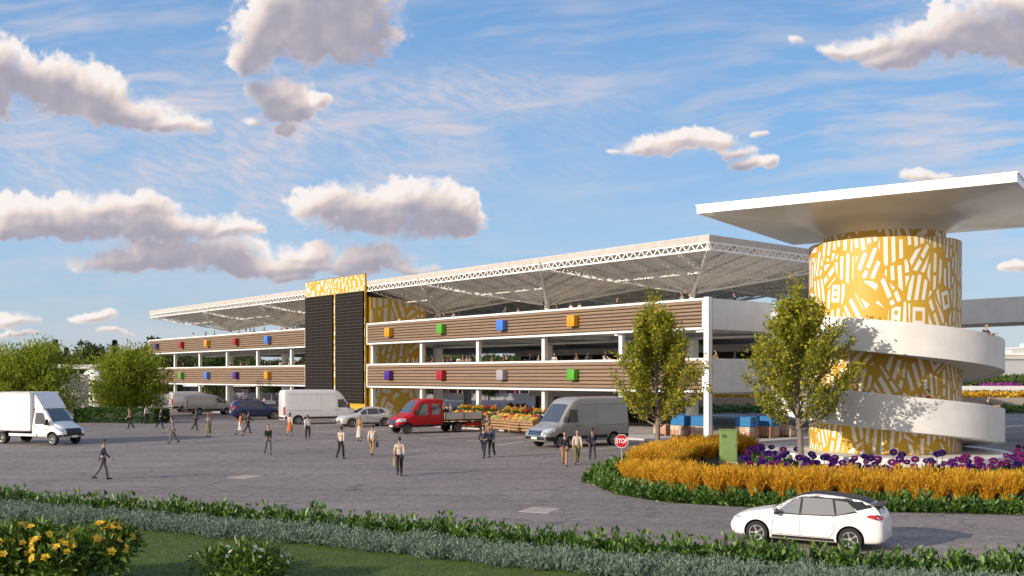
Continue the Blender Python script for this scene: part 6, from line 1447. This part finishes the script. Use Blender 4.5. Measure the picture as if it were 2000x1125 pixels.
# ---- things past the hall, left to right
# white wall and low pavilion at the far left
mb = MB(); mb.box((-1.6, 0, 0), (1.6, .3, 4.6)); mb.box((-1.65, -.05, 4.6), (1.65, .35, 4.72)); o = mb.build('boundary_wall', M_CONC, None, loc=AT(140, 104)); o.rotation_euler = (0, 0, R(12)); tag(o, 'tall plain pale wall standing behind the box truck', 'wall')
def pavilion(c, rz, label, lx, ly, h):
    root = empty('pavilion', c, rz, label, 'pavilion'); mb = MB(); mb.cbox((0, 0, h), (lx, ly, .55), bev=.04); mb.cbox((0, 0, h+.30), (lx*.98, ly*.98, .05)); mb.build('roof', M_CONC, root)
    for x in (-.42, 0, .42):
        for y in (-.4, .4): mb = MB(); mb.bar((x*lx, y*ly, 0), (x*lx, y*ly, h-.27), .14, 10); mb.build('post', M_WHITE, root, smooth=True)
    mb = MB(); mb.box((-lx*.3, ly*.30, 0), (lx*.42, ly*.38, h*.82)); mb.build('back_wall', M_MARK, root)
pavilion(AT(165, 150), R(8), 'low open pavilion with a flat pale roof left of the hall', 14, 8, 5.9)
mb = MB(); mb.lathe([(2.6, 0), (2.6, 3.3), (2.45, 4.4), (1.9, 5.2), (1.0, 5.6), (.01, 5.7)], 28); o = mb.build('storage_dome', M_WHITE, None, smooth=True, loc=AT(198, 132)); tag(o, 'rounded white silo partly hidden by the willowy tree', 'silo')
# street behind the hall: wall, shops with coloured fronts
mb = MB(); mb.box((-70, 0, 0), (62, .3, 1.3)); o = mb.build('low_wall', mat('grey_wall_render', (.30, .31, .34), .8, var=.1), None, loc=AT(560, 192)); o.rotation_euler = (0, 0, R(-6)); tag(o, 'long low grey wall behind the market hall', 'wall')
SHOPC = [(.62, .60, .40), (.42, .05, .30), (.55, .12, .06), (.18, .35, .60), (.70, .68, .62), (.30, .42, .12), (.60, .40, .10)]
def shop(c, rz, k, w, h):
    root = empty('shop_unit', c, rz, ['cream', 'magenta', 'brick red', 'sky blue', 'off white', 'lime green', 'ochre'][k % 7]+' fronted small shop across the street behind the hall', 'shop', ['cream', 'magenta', 'red', 'blue', 'white', 'green', 'ochre'][k % 7]+' shops behind the hall'); m = mat('shop_paint_%d' % (k % 7), SHOPC[k % 7], .7, var=.1)
    mb = MB(); mb.box((-w/2, 0, 0), (w/2, 5, h)); mb.box((-w/2-.1, -.1, h), (w/2+.1, 5.1, h+.15)); mb.build('wall', m, root); mb = MB()
    for s in (-.28, .28): mb = MB(); mb.box((w*(s-.16), -.05, 1.0), (w*(s+.16), -.01, 2.4)); mb.build('window', M_GLASS, root)
    mb = MB(); mb.box((-.5, -.05, 0), (.5, -.01, 2.3)); mb.build('door', M_BLACK, root)
    mb = MB(); mb.add([(-w/2, -.02, 3.0), (w/2, -.02, 3.0), (w/2, -1.2, 2.55), (-w/2, -1.2, 2.55), (-w/2, -.02, 2.94), (w/2, -.02, 2.94), (w/2, -1.2, 2.49), (-w/2, -1.2, 2.49)], [(0,3,2,1),(4,5,6,7),(0,1,5,4),(1,2,6,5),(2,3,7,6),(3,0,4,7)]); mb.build('awning', M_WHITE, root)
for k in range(14): shop(AT(310+k*56, 199), R(-6), k*3, 5.2, 3.6+.5*(k % 3))
# garden terraces and the town on the right
def terrace(name, px0, px1, Y, z0, z1, m, label, cat, d=1.0, rot=0.0):
    a, b = AT(px0, Y), AT(px1, Y); mb = MB(); mb.box((a.x, Y, z0), (b.x, Y+d, z1)); tag(mb.build(name, m), label, cat)
M_GRAV = mat('gabion_stone', (.36, .31, .26), .9, var=.5, vscale=5, bump=.8, bscale=8)
terrace('gabion_wall', 1330, 2300, 128, 0, 1.75, M_GRAV, 'long stone filled retaining wall in the terraced garden', 'wall')
terrace('garden_wall', 1400, 2350, 165, 0, 2.9, M_CONC, 'white retaining wall of the upper garden terrace', 'wall', 1.0)
terrace('garden_wall', 1400, 2400, 200, 0, 3.6, M_CONC, 'white retaining wall of the topmost garden terrace', 'wall', 1.0)
def strip(name, px0, px1, Y0, Y1, z, n, size, m, label, seed, h=.5, up=.6):
    r2 = np.random.RandomState(seed); Yv = r2.uniform(Y0, Y1, n); X = (r2.uniform(px0, px1, n)-1000)/F*Yv; P = np.stack([X, Yv, z+r2.rand(n)*h], 1); D = r2.normal(0, 1, (n, 3))+np.array([0, 0, up]); V, Q = leaves(P, D, r2.uniform(size*.7, size*1.3, n), .5, seed+1, .3, .4); o = link(name, mesh_np(name, V, Q, m)); tag(o, kind='stuff')
strip('golden_planting', 1330, 2300, 129.2, 133, 1.7, 5000, .5, LM_GOLD, '', 301, .6)
strip('green_planting', 1330, 2300, 120, 127, 0.0, 7000, .5, LM_HEDGE, '', 302, .7)
strip('garden_planting', 1400, 2350, 134, 164, 1.4, 9000, .6, LM_FARO, '', 303, .6)
strip('purple_planting', 1915, 1995, 166.5, 174, 2.5, 420, .45, LM_MAG, '', 304, .7)
strip('green_terrace', 1400, 2350, 177, 199, 3.0, 9000, .8, LM_FAR, '', 305, .7)
strip('green_upper_terrace', 1400, 2400, 201.5, 230, 3.6, 9000, .9, LM_FAR, '', 306, .8)
M_TOWN = mat('town_wall', (.50, .49, .50), .8, var=.12, vscale=.1); M_TOWN2 = mat('town_wall_warm', (.55, .52, .49), .8, var=.1, vscale=.1)
def block(px0, px1, Y, top, base, k, label):
    a, b = AT(px0, Y), AT(px1, Y); z1 = ZAT(top, Y); root = empty('town_building', ((a.x+b.x)/2, Y, 0), 0, label, 'building', 'town buildings on the right horizon'); w = (b.x-a.x)/2; mb = MB(); mb.box((-w, 0, 0), (w, 30, z1)); mb.build('wall', (M_TOWN, M_TOWN2)[k % 2], root)
    mb = MB(); mb.box((-w-.3, -.3, z1), (w+.3, 30.3, z1+.7)); mb.box((-w*.3, 6, z1+.7), (w*.2, 14, z1+2.6)); mb.build('roof', M_CONC, root)
    n = max(2, int(w/2.2)); r = max(1, int((z1-2)/3.6))
    for j in range(r):
        mb = MB()
        for i in range(n): x = -w+2*w*(i+.5)/n; mb.box((x-w/n*.5, -.12, 2+j*3.6), (x+w/n*.5, -.03, 3.7+j*3.6))
        mb.build('window_row', M_GLASS, root)
for i, (a, b, Y, top, k) in enumerate(((1880, 1925, 420, 700, 0), (1905, 1948, 470, 690, 1), (1935, 1985, 520, 683, 0), (1960, 2010, 440, 694, 1), (2000, 2060, 480, 680, 0), (2040, 2110, 430, 690, 1), (1840, 1885, 500, 694, 1))):
    block(a, b, Y, top, 0, k, 'pale flat roofed building of the town on the right horizon')
mb = MB(); a, b = AT(1700, 300), AT(2300, 300); mb.box((a.x, 300, 0), (b.x, 304, ZAT(702, 300))); mb.box((a.x, 299.5, ZAT(702, 300)), (b.x, 304.5, ZAT(700, 300))); tag(mb.build('long_shed', mat('shed_cladding', (.46, .46, .48), .6, var=.06, vscale=.2)), 'long pale grey shed behind the garden terraces at right', 'shed')
def ridge():
    mb = MB(); n = 60; r3 = random.Random(4); vs = []
    for i in range(n+1):
        x = -900+3000*i/n; hgt = 26+10*math.sin(i*.5)+6*math.sin(i*1.3+1)+r3.uniform(-2, 2); vs += [(x, 2200, -5), (x, 2260, hgt), (x, 2500, hgt*1.3)]
    mb.add(vs, [(i*3+k, (i+1)*3+k, (i+1)*3+k+1, i*3+k+1) for i in range(n) for k in range(2)]); tag(mb.build('hills', mat('hill_green', (.10, .13, .12), .95, var=.3, vscale=.01), smooth=True), kind='structure')
ridge()
